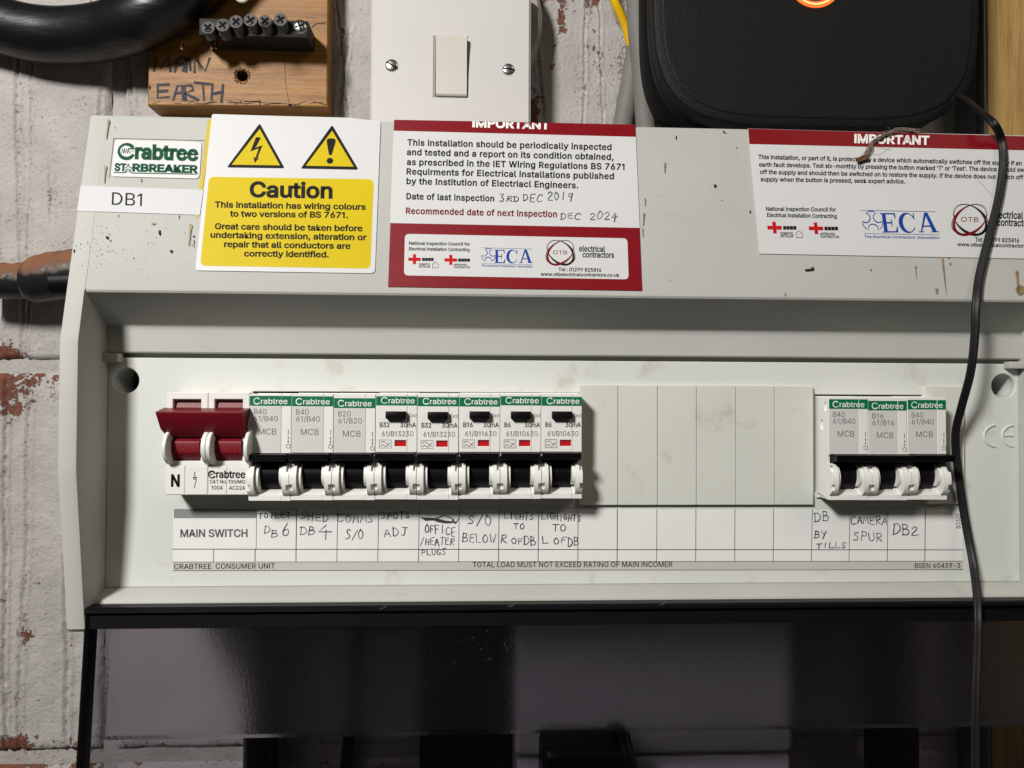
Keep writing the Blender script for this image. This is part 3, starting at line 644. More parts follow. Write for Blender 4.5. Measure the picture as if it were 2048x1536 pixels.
g = G(); dq = putter(DOOR, .12)
for k in range(170):
    x, y = random.choice([(random.gauss(800, 150), random.uniform(1250, 1480)), (random.gauss(800, 170), random.uniform(1255, 1400)), (random.gauss(1150, 120), random.gauss(1290, 40)), (random.uniform(250, 1950), random.uniform(1250, 1530))])
    r = random.choice((.5, .6, .7, .9)); blob(g, x, y, r, r, dq, 5)
for x, y, l in ((760, 1218, 14), (1015, 1213, 10), (1020, 1214, 9), (1320, 1210, 12)): stroke(g, [(x, y), (x+l*.6, y-3), (x+l, y-8)], .6, putter(DT+3.2, .1))
part('dust_specks', g, M['dust'], unit, kind='stuff', flat=True)
# ------------------------------------------------------------------ stickers
caut = thing('caution_sticker', 'white and yellow caution sticker with two black warning triangles', 'sticker', P(577, 388, FAS))
s = G(); sheet(s, rounded([(424.5, 228.5), (560, 232.5), (700, 236), (761.5, 243), (750, 547), (391, 541)], [4, 0, 0, 6, 9, 9]), FAS, .02, .34)
part('backing', s, M['sticker'], caut)
cp = putter(FAS, .38); s = G(); flatpoly(s, rounded([(418.7, 354), (748, 359), (741, 537.5), (400.8, 531.7)], 11), cp); part('yellow_panel', s, M['yellow'], caut, flat=True)
for tri, inn in (([(520, 247), (454, 335.5), (570, 337.2)], [(520, 258.5), (464, 330), (560.5, 331.2)]), ([(664.7, 250.2), (601.5, 337.8), (717.5, 340)], [(664.7, 262), (612, 332), (707.6, 333.8)])):
    k = tri[0][0] < 600
    s = G(); flatpoly(s, rounded(tri, 5), cp); wt = part('warning_triangle', s, M['ink'], caut, flat=True)
    s = G(); flatpoly(s, inn, putter(FAS, .41)); part('triangle_field', s, M['yellow'], wt, flat=True)
    s = G(); p2 = putter(FAS, .44); zz = lambda L: [(380+x/4.267, 220+y/4.267) for x, y in L]
    if k:
        flatpoly(s, zz([(565, 235), (608, 237), (570, 312), (518, 356)]), p2); flatpoly(s, zz([(518, 356), (534, 333), (622, 303), (590, 330)]), p2)
        flatpoly(s, zz([(590, 328), (622, 303), (578, 412), (562, 408)]), p2); flatpoly(s, zz([(544, 400), (568, 414), (594, 406), (555, 456)]), p2)
    else:
        flatpoly(s, zz([(1168, 275), (1170, 255), (1185, 246), (1207, 244), (1230, 247), (1244, 256), (1245, 277), (1213, 380), (1208, 388), (1192, 388), (1187, 380)]), p2)
        flatpoly(s, [(380+1196/4.267+6.6*math.cos(a), 220+436/4.267+6*math.sin(a)) for a in np.linspace(0, 6.1, 20)], p2)
    part('lightning_bolt' if k else 'exclamation_mark', s, M['ink'], wt, flat=True)
tp = putter(FAS, .42); s = G()
text(s, 'Caution', (499, 393.6), (667, 396.4), 29, tp, bold=.042)
for t, a, b in (('This installation has wiring colours', (430, 415), (732, 419.9)), ('to two versions of BS 7671.', (461, 433.3), (696.5, 436.2)), ('Great care should be taken before', (430, 458.5), (725.5, 462.7)), ('undertaking extension, alteration or', (420.8, 475.5), (733, 480.7)), ('repair that all conductors are', (448, 494.2), (701.5, 498)), ('correctly identified.', (488.5, 512.8), (658.5, 515))):
    text(s, t, a, b, 11.3, tp, bold=.04)
part('lettering', s, M['ink'], caut, flat=True)
oy = G(); sheet(oy, [(416, 240), (428, 236), (396, 436), (390, 432)], FAS, -.05, .10)
single('yellow_label', oy, M['yellow2'], 'yellow edge of an older label showing beside the caution sticker', 'label')
db = thing('name_label', 'white tape label reading DB1 below the green badge', 'label', P(280, 400, FAS))
s = G(); sheet(s, [(161.5, 371.5), (407, 380), (400, 430), (154.5, 421.8)], FAS, .0, .16); part('tape', s, M['tape'], db)
s = G(); text(s, 'DB1', (220.5, 409.5), (289, 412.5), 25, putter(FAS, .22), bold=.0); part('lettering', s, M['ink'], db, flat=True)

def logos(par, T, S, put):
    """certification marks; T maps sticker-1 pixels to this sticker, S scales sizes"""
    red, blk, blue, hou = G(), G(), G(), G()
    for cx, cy, rx0, kx0, kx1 in ((829.1, 518.7, 816.7, 844, 867.6), (901.6, 520, 889, 916, 940.3)):
        flatpoly(red, [T(cx-3.1, cy-10), T(cx+3.1, cy-10), T(cx+3.1, cy+10), T(cx-3.1, cy+10)], put)
        flatpoly(red, [T(rx0, cy-3.2), T(cx-3.3, cy-3.0), T(cx-3.3, cy+3.4), T(rx0, cy+3.2)], put); flatpoly(red, [T(cx+3.3, cy-3), T(cx+12.6, cy-2.8), T(cx+12.6, cy+3.6), T(cx+3.3, cy+3.4)], put)
        for q in range(4):
            w = (kx1-kx0)/4; flatpoly(blk, [T(kx0+q*w+.25, cy-2.6), T(kx0+(q+1)*w-.25, cy-2.5), T(kx0+(q+1)*w-.25, cy+3.6), T(kx0+q*w+.25, cy+3.5)], put)
    for t, a, b in (('DOMESTIC', (838, 530.4), (860.5, 530.9)), ('INSTALLER', (838, 535.1), (860.5, 535.5)), ('APPROVED', (907.6, 531.4), (933.5, 531.9)), ('CONTRACTOR', (907.6, 536.2), (940, 536.9))):
        text(blk, t, T(*a), T(*b), 3.6*S, put, bold=.03)
    h = [(865.5, 536), (865.5, 528.5), (871, 523.8), (876.8, 528.7), (876.8, 536)]
    stroke(hou, [T(*p) for p in h+[h[0]]], .9*S, put, False); text(blk, '...', T(868.5, 531), T(874, 531), 4*S, put)
    part('cross_mark', red, M['brightred'], par, flat=True); part('house_mark', hou, M['redink'], par, flat=True)
    # ECA with its three-legged emblem
    for a, b in (((963, 495.8), (1064.5, 498.4)), ((963, 527.4), (1065, 529.8))): stroke(blue, [T(*a), T(*b)], .55*S, put)
    c0 = (976.7, 511)
    for k in range(3):
        a0 = math.radians(90+120*k)
        cc = (c0[0]+10.5*math.cos(a0+math.pi/3), c0[1]-10.5*math.sin(a0+math.pi/3))
        stroke(blue, [T(cc[0]+6.8*math.cos(t), cc[1]-6.8*math.sin(t)) for t in np.linspace(a0+math.pi/3+math.pi-1.75, a0+math.pi/3+math.pi+1.75, 20)], 1.5*S, put, False)
        stroke(blue, [T(c0[0]+13.8*math.cos(t), c0[1]-13.8*math.sin(t)) for t in np.linspace(a0-.33, a0+.33, 8)], 1.3*S, put, False)
    def serif(polys):
        for q in polys: flatpoly(blue, [T(x, y) for x, y in q], put)
    y0, y1 = 499.8, 526.2
    serif([[(991, y0), (996, y0), (996, y1), (991, y1)], [(988.5, y0), (991, y0), (991, y0+1.3), (988.5, y0+1.3)], [(988.5, y1-1.3), (991, y1-1.3), (991, y1), (988.5, y1)],
           [(996, y0), (1009, y0), (1009, y0+1.8), (996, y0+1.8)], [(1006.6, y0+1.8), (1009, y0+1.8), (1009.3, y0+7.5), (1008.3, y0+7.5)], [(996, 512), (1002.5, 512), (1002.5, 514), (996, 514)], [(1002.5, 508.5), (1003.8, 508.5), (1003.8, 517.5), (1002.5, 517.5)],
           [(996, y1-1.8), (1010, y1-1.8), (1010, y1), (996, y1)], [(1009.5, y1-8), (1010.8, y1-8), (1010, y1-1.8), (1007.2, y1-1.8)]])
    outer = [(1024+11.5*math.cos(t), 513.3-13.8*math.sin(t)) for t in np.linspace(.55, 5.75, 30)]; inner = [(1026+7.8*math.cos(t), 513.3-11.9*math.sin(t)) for t in np.linspace(.55, 5.75, 30)]
    m = len(outer); blue.add([put(*T(*p)) for p in outer]+[put(*T(*p)) for p in inner], [(i, i+1, m+i+1, m+i) for i in range(m-1)])
    serif([[(1033, y0+.5), (1034.5, y0+.5), (1034.5, y0+8.5), (1033.2, y0+8.5)],
           [(1049, y0-.5), (1053.2, y0-.5), (1063, y1), (1057, y1)], [(1049, y0-.5), (1050.6, y0+4), (1042.3, y1), (1040.4, y1)], [(1044.5, 517), (1054.5, 517), (1055.2, 518.8), (1043.8, 518.8)], [(1038, y1-1.2), (1045.5, y1-1.2), (1045.5, y1+.05), (1038, y1+.05)], [(1055, y1-1.2), (1065.5, y1-1.2), (1065.5, y1+.05), (1055, y1+.05)]])
    text(blue, "The Electrical Contractors' Association", T(962.5, 533.2), T(1065, 535.4), 3.9*S, put, bold=.02)
    part('association_mark', blue, M['blueink'], par, flat=True)
    # crossed ellipses
    e1, e2, ctr = G(), G(), T(1120.7, 505.5)
    ring_px(e1, ctr, 29*S, 20.5*S, .8*S, math.radians(40), put, w1=4.2*S); ring_px(e1, (ctr[0]+1*S, ctr[1]-1*S), 31*S, 20*S, .5*S, math.radians(33), put, w1=1.6*S)
    ring_px(e2, ctr, 29*S, 20.5*S, .8*S, math.radians(140), lambda x, y, extra=0: put(x, y, extra=.02), w1=4.2*S); ring_px(e2, (ctr[0]-1*S, ctr[1]-1*S), 31*S, 20*S, .5*S, math.radians(147), lambda x, y, extra=0: put(x, y, extra=.02), w1=1.6*S)
    text(e2, 'OTB', T(1105, 508.6), T(1135, 509.3), 7.6*S, put, bold=.0)
    part('ellipse_mark', e1, M['ink'], par, flat=True); part('ellipse_mark', e2, M['redink'], par, flat=True)
    return blk

st = thing('inspection_sticker', 'dark red and white inspection notice with handwritten dates in the middle of the fascia', 'sticker', P(1030, 410, FAS))
s = G(); sheet(s, [(788.5, 240), (1030, 244.5), (1270, 249.8), (1284, 581.4), (776.3, 573.5)], FAS, .02, .34); part('backing', s, M['crim'], st)
s = G(); p1 = putter(FAS, .37); flatpoly(s, [(787, 262), (1271.3, 274.3), (1279.2, 456.2), (780, 446.4)], p1); part('white_field', s, M['sticker'], st, flat=True)
s = G(); flatpoly(s, rounded([(810, 468), (1254.5, 477), (1257, 559), (808, 551)], 9), p1); part('logo_field', s, M['sticker'], st, flat=True)
tp = putter(FAS, .42)
s = G(); text(s, 'IMPORTANT', (943.5, 254.2), (1099, 258.6), 16.5, tp, bold=.045, clamp=.68); part('heading', s, M['whiteink'], st, flat=True)
blk0 = logos(st, lambda x, y: (x, y), 1.0, tp); blk = G()
for t, a, b in (('This installation should be periodically inspected', (814.6, 291.2), (1224, 300.7)), ('and tested and a report on its condition obtained,', (813.5, 310.4), (1228, 320.4)), ('as prescribed in the IET Wiring Regulations BS 7671', (813.5, 330.2), (1251, 340.2)), ('Requirments for Electrical Installations published', (812.2, 349.2), (1229, 358.8)), ('by the Institution of Electriacl Engineers.', (812.2, 368.4), (1157.4, 377)), ('Date of last inspection', (812, 398.7), (989.5, 403.2))):
    text(blk, t, a, b, 11.8, tp, bold=.036, space=.03)
part('lettering', blk, M['ink'], st, flat=True); blk = blk0
for t, a, b, c in (('National Inspection Council for', (817.5, 489.7), (940, 491.6), 6.2), ('Electrical Installation Contracting', (817.5, 500.8), (939.5, 502.8), 6.2), ('electrical', (1157.5, 503), (1209.5, 504), 11), ('contractors', (1164.5, 514.7), (1228, 516), 11), ('Tel : 01299 825816', (1116.5, 542.4), (1202.5, 543.9), 7), ('www.otbelectricalcontractors.co.uk', (1081, 551.7), (1238, 553.6), 6.4)):
    text(blk, t, a, b, c, tp, bold=.03)
part('logo_lettering', blk, M['ink'], st, flat=True)
s = G(); text(s, 'Recommended date of next inspection', (811, 427.7), (1115, 434.6), 11.8, tp, bold=.036, space=.03); part('lettering', s, M['redink'], st, flat=True, label='dark red line of lettering')
s = G()
hand(s, '3', 999, 1011, 403, 14, 2.0, tp); hand(s, 'RD', 1013, 1038, 402.5, 9, 1.9, tp); hand(s, 'DEC', 1045, 1083, 403, 13.5, 2.0, tp); hand(s, '2019', 1095, 1144, 402, 15, 2.1, tp); part('handwriting', s, M['pen'], st, flat=True); s = G()
hand(s, 'DEC', 1120, 1160, 439, 13, 2.0, tp); hand(s, '2024', 1179, 1233, 439.5, 15, 2.1, tp); part('handwriting', s, M['pen'], st, flat=True)

st2 = thing('test_sticker', 'white notice with dark red heading band, crossed by the hanging cord', 'sticker', P(1780, 390, FAS))
s = G(); sheet(s, [(1495.3, 257.5), (1780, 265.5), (2085, 273.8), (2085, 518.3), (1518.3, 507.6), (1510, 420), (1499, 300)], FAS, .02, .34); part('backing', s, M['sticker'], st2)
s = G(); flatpoly(s, [(1495.6, 257.8), (1780, 265.8), (2084, 274), (2084, 302), (1498.2, 288.6)], p1); part('heading_band', s, M['crim'], st2, flat=True)
s = G(); text(s, 'IMPORTANT', (1706.5, 285.8), (1857.5, 289.6), 16.5, tp, bold=.045); part('heading', s, M['whiteink'], st2, flat=True)
def T2(x, y):
    u, v = (x-963)/101.5, (y-495.8-.0256*(x-963))/31.6
    return (1720+u*149.7+v*6.8, 421+u*2.9+v*46.4)
def T2b(x, y):   # the left marks are spaced differently
    if x < 950: return (1548.2+(x-829.1)*1.142+.12*(y-518.7), 455.5+(y-518.7)*1.16-(x-829.1)*.002)
    if x > 1070: return (1939+(x-1120.7)*1.24, 439.7+(y-505.5)*1.27)
    return T2(x, y)
blk0 = logos(st2, T2b, 1.25, tp); blk = G()
for t, a, b, fit in (('This installation, or part of it, is protected by a device which automatically switches off the supply if an', (1515.5, 318.2), (2042.5, 331.2), None),
                     ("earth fault develops. Test six-monthly by pressing the button marked 'T' or 'Test'. The device should switch", (1517, 333.5), (1992.5, 343), "earth fault develops. Test six-monthly by pressing the button marked 'T' or 'Test'. The device"),
                     ('off the supply and should then be switched on to restore the supply. If the device does not switch off the', (1518.8, 348.2), (1990.3, 358), 'off the supply and should then be switched on to restore the supply. If the device does not'),
                     ('supply when the button is pressed, seek expert advice.', (1520.2, 362.9), (1809.5, 367.4), None)):
    text(blk, t, a, b, 8.2, tp, bold=.032, fit=fit)
part('logo_lettering', blk, M['ink'], st2, flat=True); blk = blk0
for t, a, b, c in (('National Inspection Council for', (1530.5, 421.7), (1671, 423.3), 7.6), ('Electrical Installation Contracting', (1532.7, 434), (1673, 436.6), 7.6), ('electrical', (1984, 436.4), (2044.5, 438), 13.5), ('contractors', (1992, 451.5), (2066, 453.5), 13.5), ('Tel : 01299 825816', (1948.7, 483.2), (2037.5, 485.2), 8), ('www.otbelectricalcontractors.co.uk', (1913.5, 492.4), (2079, 496.2), 7)):
    text(blk, t, a, b, c, tp, bold=.03)
part('lettering', blk, M['ink'], st2, flat=True)
# ------------------------------------------------------------------ circuit chart under the breakers
chart = thing('circuit_chart', 'long paper circuit chart with handwritten circuit names below the breakers', 'label', P(1130, 1075, 0))
def pz(x0, y0, x1, y1): return [(x0, y0), (x1, y0), (x1, y1), (x0, y1)]
s = G(); sheet(s, rounded([(347, 1018), (1925, 1020), (1925, 1139), (346, 1141)], [0, 0, 12, 0]), 0, 0.0, .15); part('paper', s, M['paper'], chart)
q0 = putter(0, .19); q1 = putter(0, .22); q2 = putter(0, .25)
s = G(); flatpoly(s, [(346, 1124), (1925, 1122), (1925, 1138), (346, 1140)], q0); part('footer_band', s, M['papergrey'], chart, flat=True)
s = G(); flatpoly(s, [(348, 1017.5), (513, 1018), (513, 1036), (348, 1036)], q1); part('heading_bar', s, M['bargrey'], chart, flat=True)
s = G()
def ln(a, b, w=1.2): stroke(s, [a, b], w, q1)
ln((346, 1098), (1925, 1099.5)); ln((346, 1123.8), (1925, 1122)); ln((346, 1140.8), (1925, 1138.8), .9); ln((513.3, 1019), (512.6, 1098), .9); ln((512, 1019), (592, 1019), .7)
for xt, xb in ((593.4, 592), (675.5, 673.7), (757.5, 755.5), (838.5, 837), (918.5, 917), (998, 997), (1077, 1076), (1156, 1155.5), (1234.5, 1234), (1313.5, 1313), (1391.5, 1391), (1469.5, 1469), (1546.5, 1546), (1624.3, 1622), (1699.3, 1697.5), (1775.3, 1774), (1850.3, 1849)): ln((xt, 1018.5), (xb, 1122.5), 1.2)
ln((427.5, 1098), (427.2, 1123), 1.2); ln((510.5, 1098), (510.2, 1123), 1.2)
for t, a, b, c in (('CRABTREE', (348, 1137.8), (424, 1137.3), 10.3), ('CONSUMER UNIT', (431, 1137.2), (550.5, 1136.6), 10.3), ('TOTAL LOAD MUST NOT EXCEED RATING OF MAIN INCOMER', (945, 1134), (1345, 1133.4), 10.3), ('BSEN 60439-3', (1828, 1136), (1921, 1135.5), 9.6)): text(s, t, a, b, c, q2, bold=.008)
text(s, 'B3301', (1920.5, 1057), (1919.5, 1027), 8.5, q2)
part('ruling_and_print', s, M['ink'], chart, flat=True)
s = G(); text(s, 'MAIN SWITCH', (360, 1073.6), (496.5, 1073.2), 14.6, q2, bold=.03); part('lettering', s, M['greyink'], chart, flat=True)
cells = {}
for w in (('TOILET', 517, 581, 1036, 11, 2.0, None), ('DB', 528, 555, 1065, 15, 2.1, 1072), ('6', 563, 582, 1072, 24, 2.3, None), ('SHED', 601, 657, 1038, 14, 2.1, 1044), ('DB', 600, 629, 1070, 17, 2.1, None), ('4', 635, 668, 1071, 20, 2.3, None),
          ('COMMS', 675, 747, 1044, 14, 2.1, 1045), ('S/O', 691, 725, 1077, 17, 2.2, None), ('SPOTS', 762, 820, 1037, 12, 2.1, None), ('ADJ', 768, 814, 1072, 17, 2.2, None),
          ('OFFICE', 849, 910, 1064, 17, 2.1, 1071), ('/HEATER', 840, 908, 1090, 14, 2.0, None), ('PLUGS', 843, 892, 1110, 12, 2.0, None), ('S/O', 935, 982, 1049, 18, 2.2, None), ('BELOW', 924, 990, 1084, 16, 2.1, None),
          ('LIGHTS', 1008, 1067, 1036, 13, 2.1, 1040), ('TO', 1027, 1048, 1058, 10, 2.0, None), ('R', 1002, 1016, 1087, 17, 2.2, None), ('OF', 1022, 1046, 1087, 12, 2.1, None), ('DB', 1047, 1071, 1090, 17, 2.2, None),
          ('LIGHIGHTS', 1082, 1161, 1038, 13, 2.1, 1042), ('TO', 1104, 1132, 1062, 12, 2.1, None), ('L', 1084, 1101, 1087, 16, 2.2, None), ('OF', 1107, 1131, 1087, 11, 2.1, None), ('DB', 1135, 1157, 1092, 16, 2.2, None),
          ('DB', 1628, 1657, 1042, 17, 2.3, None), ('BY', 1628, 1653, 1075, 15, 2.3, None), ('TILLS', 1632, 1692, 1096, 11, 2.3, None), ('CAMERA', 1701, 1773, 1047, 15, 2.2, 1049), ('SPUR', 1706, 1764, 1080, 16, 2.2, 1083), ('DB2', 1784, 1837, 1069, 20, 2.3, 1072)):
    hand(cells.setdefault(sum(w[1] > e-6 for e in (593, 675, 757, 838, 918, 998, 1077, 1156, 1699, 1775)), G()), w[0], w[1], w[2], w[3], w[4], w[5]*.85, q2, y1=w[6])
s = cells[4]
for k in range(4): stroke(s, [(842+3*k, 1035+2*k), (870, 1037+k), (895, 1043+random.uniform(-2, 2)), (914, 1044)], 2.0, q2)
stroke(s, [(872, 1038), (888, 1031), (908, 1040), (898, 1046), (876, 1043), (868, 1038), (884, 1033)], 1.8, q2); stroke(s, [(902, 1046), (906, 1039), (910, 1047), (917, 1038)], 1.6, q2)
for s in cells.values(): part('handwriting', s, M['pen'], chart, flat=True)

# ------------------------------------------------------------------ main switch
FD = 13.0
ms = thing('main_switch', 'double main switch with joined maroon lever, marked N, at the left end of the row', 'switch', P(415, 990, 0))
def bx3(x0, x1, y0, y1, d0, d1, ref=None):
    """box whose front face covers the pixel rectangle at depth ref (or d1)"""
    r = d1 if ref is None else ref; cy, cx = (y0+y1)/2, (x0+x1)/2
    return X(x0, cy, r), X(x1, cy, r), d0, d1, Z(cx, y1, r), Z(cx, y0, r)
for a, b, wa, wb, seam in ((332.5, 415.5, 345, 401.5, 373), (416, 498.5, 428.5, 485, 457)):
    o = bx3(a, b, 785, 931, 0, FD); w = bx3(wa, wb, 798.5, 922, 0, FD)
    s = G(); s.slab(rect(o[0]+.05, o[1]-.05, o[4], o[5]), 9, FD, holes=[rect(w[0], w[1], w[4], w[5])], b=.25); part('switch_frame', s, M['white'], ms)
    lo = bx3(a-2 if a < 400 else a, b, 931.5, 990, 0, FD+.8)
    s = G(); s.slab(rounded([(lo[0]+.05, lo[4]), (seam_x := X(seam-2, 960, FD), lo[4]), (seam_x, lo[5]), (lo[0]+.05, lo[5])], 0), 2, FD+.8, b=.3); s.slab([(seam_x+.06, lo[4]), (lo[1]-.05, lo[4]), (lo[1]-.05, lo[5]), (seam_x+.06, lo[5])], 2, FD+.8, b=.3); part('lower_face', s, M['white'], ms)
    s = G(); s.box(o[0]+.1, o[1]-.1, 0, 8, lo[4]+.3, o[5]-.2); part('switch_body', s, M['white'], ms)
    # drum with raised markings
    dx0, dx1 = X(wa-6 if a < 400 else wa-3, 890, 14), X(wb-1, 890, 14); xc = (wa+wb)/2
    pr = [(8, Z(xc, 800, 9)), (10.5, Z(xc, 803, 10)), (11.2, Z(xc, 815, 11)), (9, Z(xc, 872, 10)), (12.4, Z(xc, 875, 12.4)), (14.6, Z(xc, 883, 14.6)), (14.8, Z(xc, 886, 14.8)), (14.6, Z(xc, 905, 14.6)), (13.4, Z(xc, 914, 13.4)), (11.0, Z(xc, 922, 11)), (8, Z(xc, 926, 8))]
    dr_ = part('drum', G().prism_x(pr, max(dx0, w[0]+.1) if a > 400 else w[0]+.1, w[1]-.1), M['maroon'], ms, angle=25)
    s = G(); tpm = putter(14.8, .12)
    text(s, 'I ON', (352 if a < 400 else 437, 900), (389.5 if a < 400 else 475, 900.5), 13.5, tpm, bold=-.01); part('raised_marking', s, mat('maroon_lit_marking', (.26, .02, .03), .35, .5), dr_, flat=True)  # same plastic as the drum; lighter tone paints the light on the embossing
xL, xR = X(310, 830, 21.5), X(485, 830, 21.5)
z = lambda y, d: Z(400, y, d)
lev = [(12.5, z(815.5, 12.5)), (20.9, z(823.4, 20.9)), (21.5, z(824.6, 21.5)), (21.5, z(826.5, 21.5)), (20.2, z(842, 20.2)), (18, z(858, 18)), (14, z(874, 14)), (9, z(872, 9)), (9, z(818, 9))]
xl2, xr2 = X(321, 857, 18), X(490, 857, 18)
def levx(k, s):  # ends taper towards the drum
    return [((xL, xL+.2, xL+.2, xL+.2, xL+1.2, xl2, xl2+1.2, xl2+1.5, xL+1.5)[i] if s else (xR+.6, xR, xR, xR, xR+.1, xr2, xr2-.6, xr2-.6, xR+.6)[i], d, zz) for i, (d, zz) in enumerate(k)]
part('lever', G().loft([levx(lev, 1), levx(lev, 0)]), M['maroon'], ms, angle=20)
def ell(xa, xb, dc, rd, yc, rz, n=36, xref=400):
    zc = Z(xref, yc, dc+rd*.5); return [(dc+rd*math.cos(2*math.pi*i/n), zc+rz*math.sin(2*math.pi*i/n)) for i in range(n)]
def cheek(px0, px1, front=20.5):
    x0, x1 = X(px0, 895, front), X(px1, 895, front); pr = ell(x0, x1, 11.5, front-11.5, 895, 7.7)
    inn = ell(x0, x1, 11.5, front-11.9, 895, 7.3)
    return G().loft([[(x0, d, q) for d, q in inn], [(x0+.3, d, q) for d, q in pr], [(x1-.3, d, q) for d, q in pr], [(x1, d, q) for d, q in inn]])
for a, b in ((322.5, 330.5), (400, 409.6), (410.2, 419), (486, 494.5)): part('guard_disc', cheek(a, b), M['white'], ms)
tm = putter(FD+.8, .07); s = G()
text(s, 'N', (341, 972.3), (360.5, 972.5), 22.5, tm, bold=.05)
stroke(s, [(389.6, 944), (389.6, 953.5)], 1.3, tm); stroke(s, [(386, 955), (393.5, 955)], 1.5, tm); ring_px(s, (389.6, 957.5), 2.2, 2.2, 1.2, 0, tm, 16); stroke(s, [(393.2, 959), (389.6, 970), (389.5, 976)], 1.3, tm, False)
_c = (424, 949)
stroke(s, [(_c[0]+6.6*math.cos(t), _c[1]-6.6*math.sin(t)) for t in np.linspace(math.radians(40), math.radians(322), 24)], 3.0, tm, False); stroke(s, [(426, 947), (432, 947)], 1.6, tm); stroke(s, [(417, 949)]+[(419.5+k*1.2, 949+(-2.5 if k % 2 else 2.5)) for k in range(6)]+[(428, 949)], .7, tm)
text(s, 'rabtree', (431.5, 955.3), (491, 955.8), 14, tm, bold=.034)
text(s, 'CAT No. 100/MI2', (419, 966.6), (491.5, 966.8), 7.0, tm, bold=.015); text(s, '100A', (422.6, 979), (446, 979.2), 7.5, tm, bold=.012); text(s, 'AC22A', (458, 979.2), (490.5, 979.4), 7.5, tm, bold=.012)
part('lettering', s, M['ink'], ms, flat=True)

# ------------------------------------------------------------------ circuit breakers
SC = (DIST-FD)/F            # mm per pixel on the breaker faces
cache = {}
def cp_part(key, name, build, m, parent, angle=35, flat=False):
    if key not in cache: cache[key] = mesh_from(name, build(), (0, 0, 0), M[m], angle, flat)
    o = bpy.data.objects.new(name, cache[key]); COL.objects.link(o); o.parent = parent; _origin[o.name] = _origin[parent.name]; return o
def zl(y): return (788-y)*SC
def fput(off):
    def put(x, y, extra=0.0): return (x*SC, FD+off+extra, (788-y)*SC)
    return put
W = 17.56; SEAM = 13.35
def body():
    g = G(); g.box(1.0, W, 0, 3.5, zl(997), zl(788.5)); g.box(1.0, W, 3, 11.4, zl(904), zl(788.5), .1); g.box(.0, W, 0, 1.2, zl(1000), zl(786))
    g.prism_x([(0, zl(976)), (8.6, zl(978)), (12.4, zl(986)), (FD, zl(987.5)), (FD, zl(997.5)), (12.6, zl(998.3)), (0, zl(998.3))], 1.0, SEAM)
    g.prism_x([(0, zl(972)), (8.9, zl(974)), (12.4, zl(985)), (FD+.12, zl(987)), (FD+.12, zl(997.7)), (12.6, zl(998.5)), (0, zl(998.5))], SEAM+.12, W)
    return g
def side_plate():
    sp_ = G(); hol = [circle(9.8, zl(808), 1.3, 20, 2.1), circle(6.4, zl(846), 1.7, 20, 2.4), circle(8.6, zl(947), 1.6, 20, 1.9)]
    lp = [(.2, zl(972)), (1.5, zl(990)), (6, zl(991)), (10.5, zl(998)), (FD-.1, zl(997.5)), (FD-.1, zl(985)), (11.8, zl(975)), (11.8, zl(910)), (FD-.1, zl(904)), (FD-.1, zl(788)), (.2, zl(788))]
    sp_.slab(lp, -.95, 0, holes=hol, b=.12)
    sp_.v = [(-b, a, c) for a, b, c in sp_.v]
    return sp_
def side_core():
    return G().slab([(.95, zl(997)), (1.4, zl(997)), (1.4, zl(789)), (.95, zl(789))], .2, 11.3)
def front(kind, which):
    g = G()
    if which == 0:
        holes = [rect(38*SC, 60.4*SC, zl(893), zl(880.8))] if kind == 'rcbo' else []
        return g.slab(rect(.08, SEAM, zl(904.6), zl(788)), 11.2, FD, holes=holes, b=.18)
    return g.slab(rect(SEAM+.10, W-.04, zl(904.6), zl(788.2)), 11.2, FD+.06, b=.16)
def toggle_drum():
    zc, r = zl(948), 8.0
    pr = [(4+r*math.cos(a), zc+r*math.sin(a)) for a in np.linspace(-1.35, 1.35, 26)]
    return G().prism_x(pr+[(0, zl(909)), (0, zl(986))], 4.0, 13.6)
def toggle_grip(w0, w1):
    g = G(); n = []
    for k in range(4):
        za, zb = zl(905+k*3.45), zl(905+(k+1)*3.45)
        n += [(17.6, za-.06), (17.9, za-.16), (17.9, zb+.16), (17.6, zb+.06)]
    return g.prism_x([(12.0, zl(905))]+n+[(13, zl(920.5)), (9, zl(927)), (9, zl(905))], w0, w1)
def cheek_prof(top, bot, front_d, back, n=18, notches=()):
    zc, rz = (zl(top)+zl(bot))/2, (zl(top)-zl(bot))/2; pr = []
    for a in np.linspace(math.pi/2, -math.pi/2, n):
        pr.append((back+(front_d-back)*math.cos(a)**.62, zc+rz*math.sin(a)))
    for zn0, zn1, depth in notches:
        out = []; 
        def dat(zq):
            for (d0, z0), (d1, z1) in zip(pr[:-1], pr[1:]):
                if z0 >= zq >= z1: return d0+(d1-d0)*(z0-zq)/max(1e-6, z0-z1)
            return front_d
        ins = False
        for d, q in pr:
            if zn0 >= q >= zn1:
                if not ins: out += [(dat(zn0), zn0), (dat(zn0)-depth, zn0), (dat(zn1)-depth, zn1), (dat(zn1), zn1)]; ins = True
                continue
            if q < zn1 and not ins: out += [(dat(zn0), zn0), (dat(zn0)-depth, zn0), (dat(zn1)-depth, zn1), (dat(zn1), zn1)]; ins = True
            out.append((d, q))
        pr = out
    return [(back-3, pr[0][1])]+pr+[(back-3, pr[-1][1])]
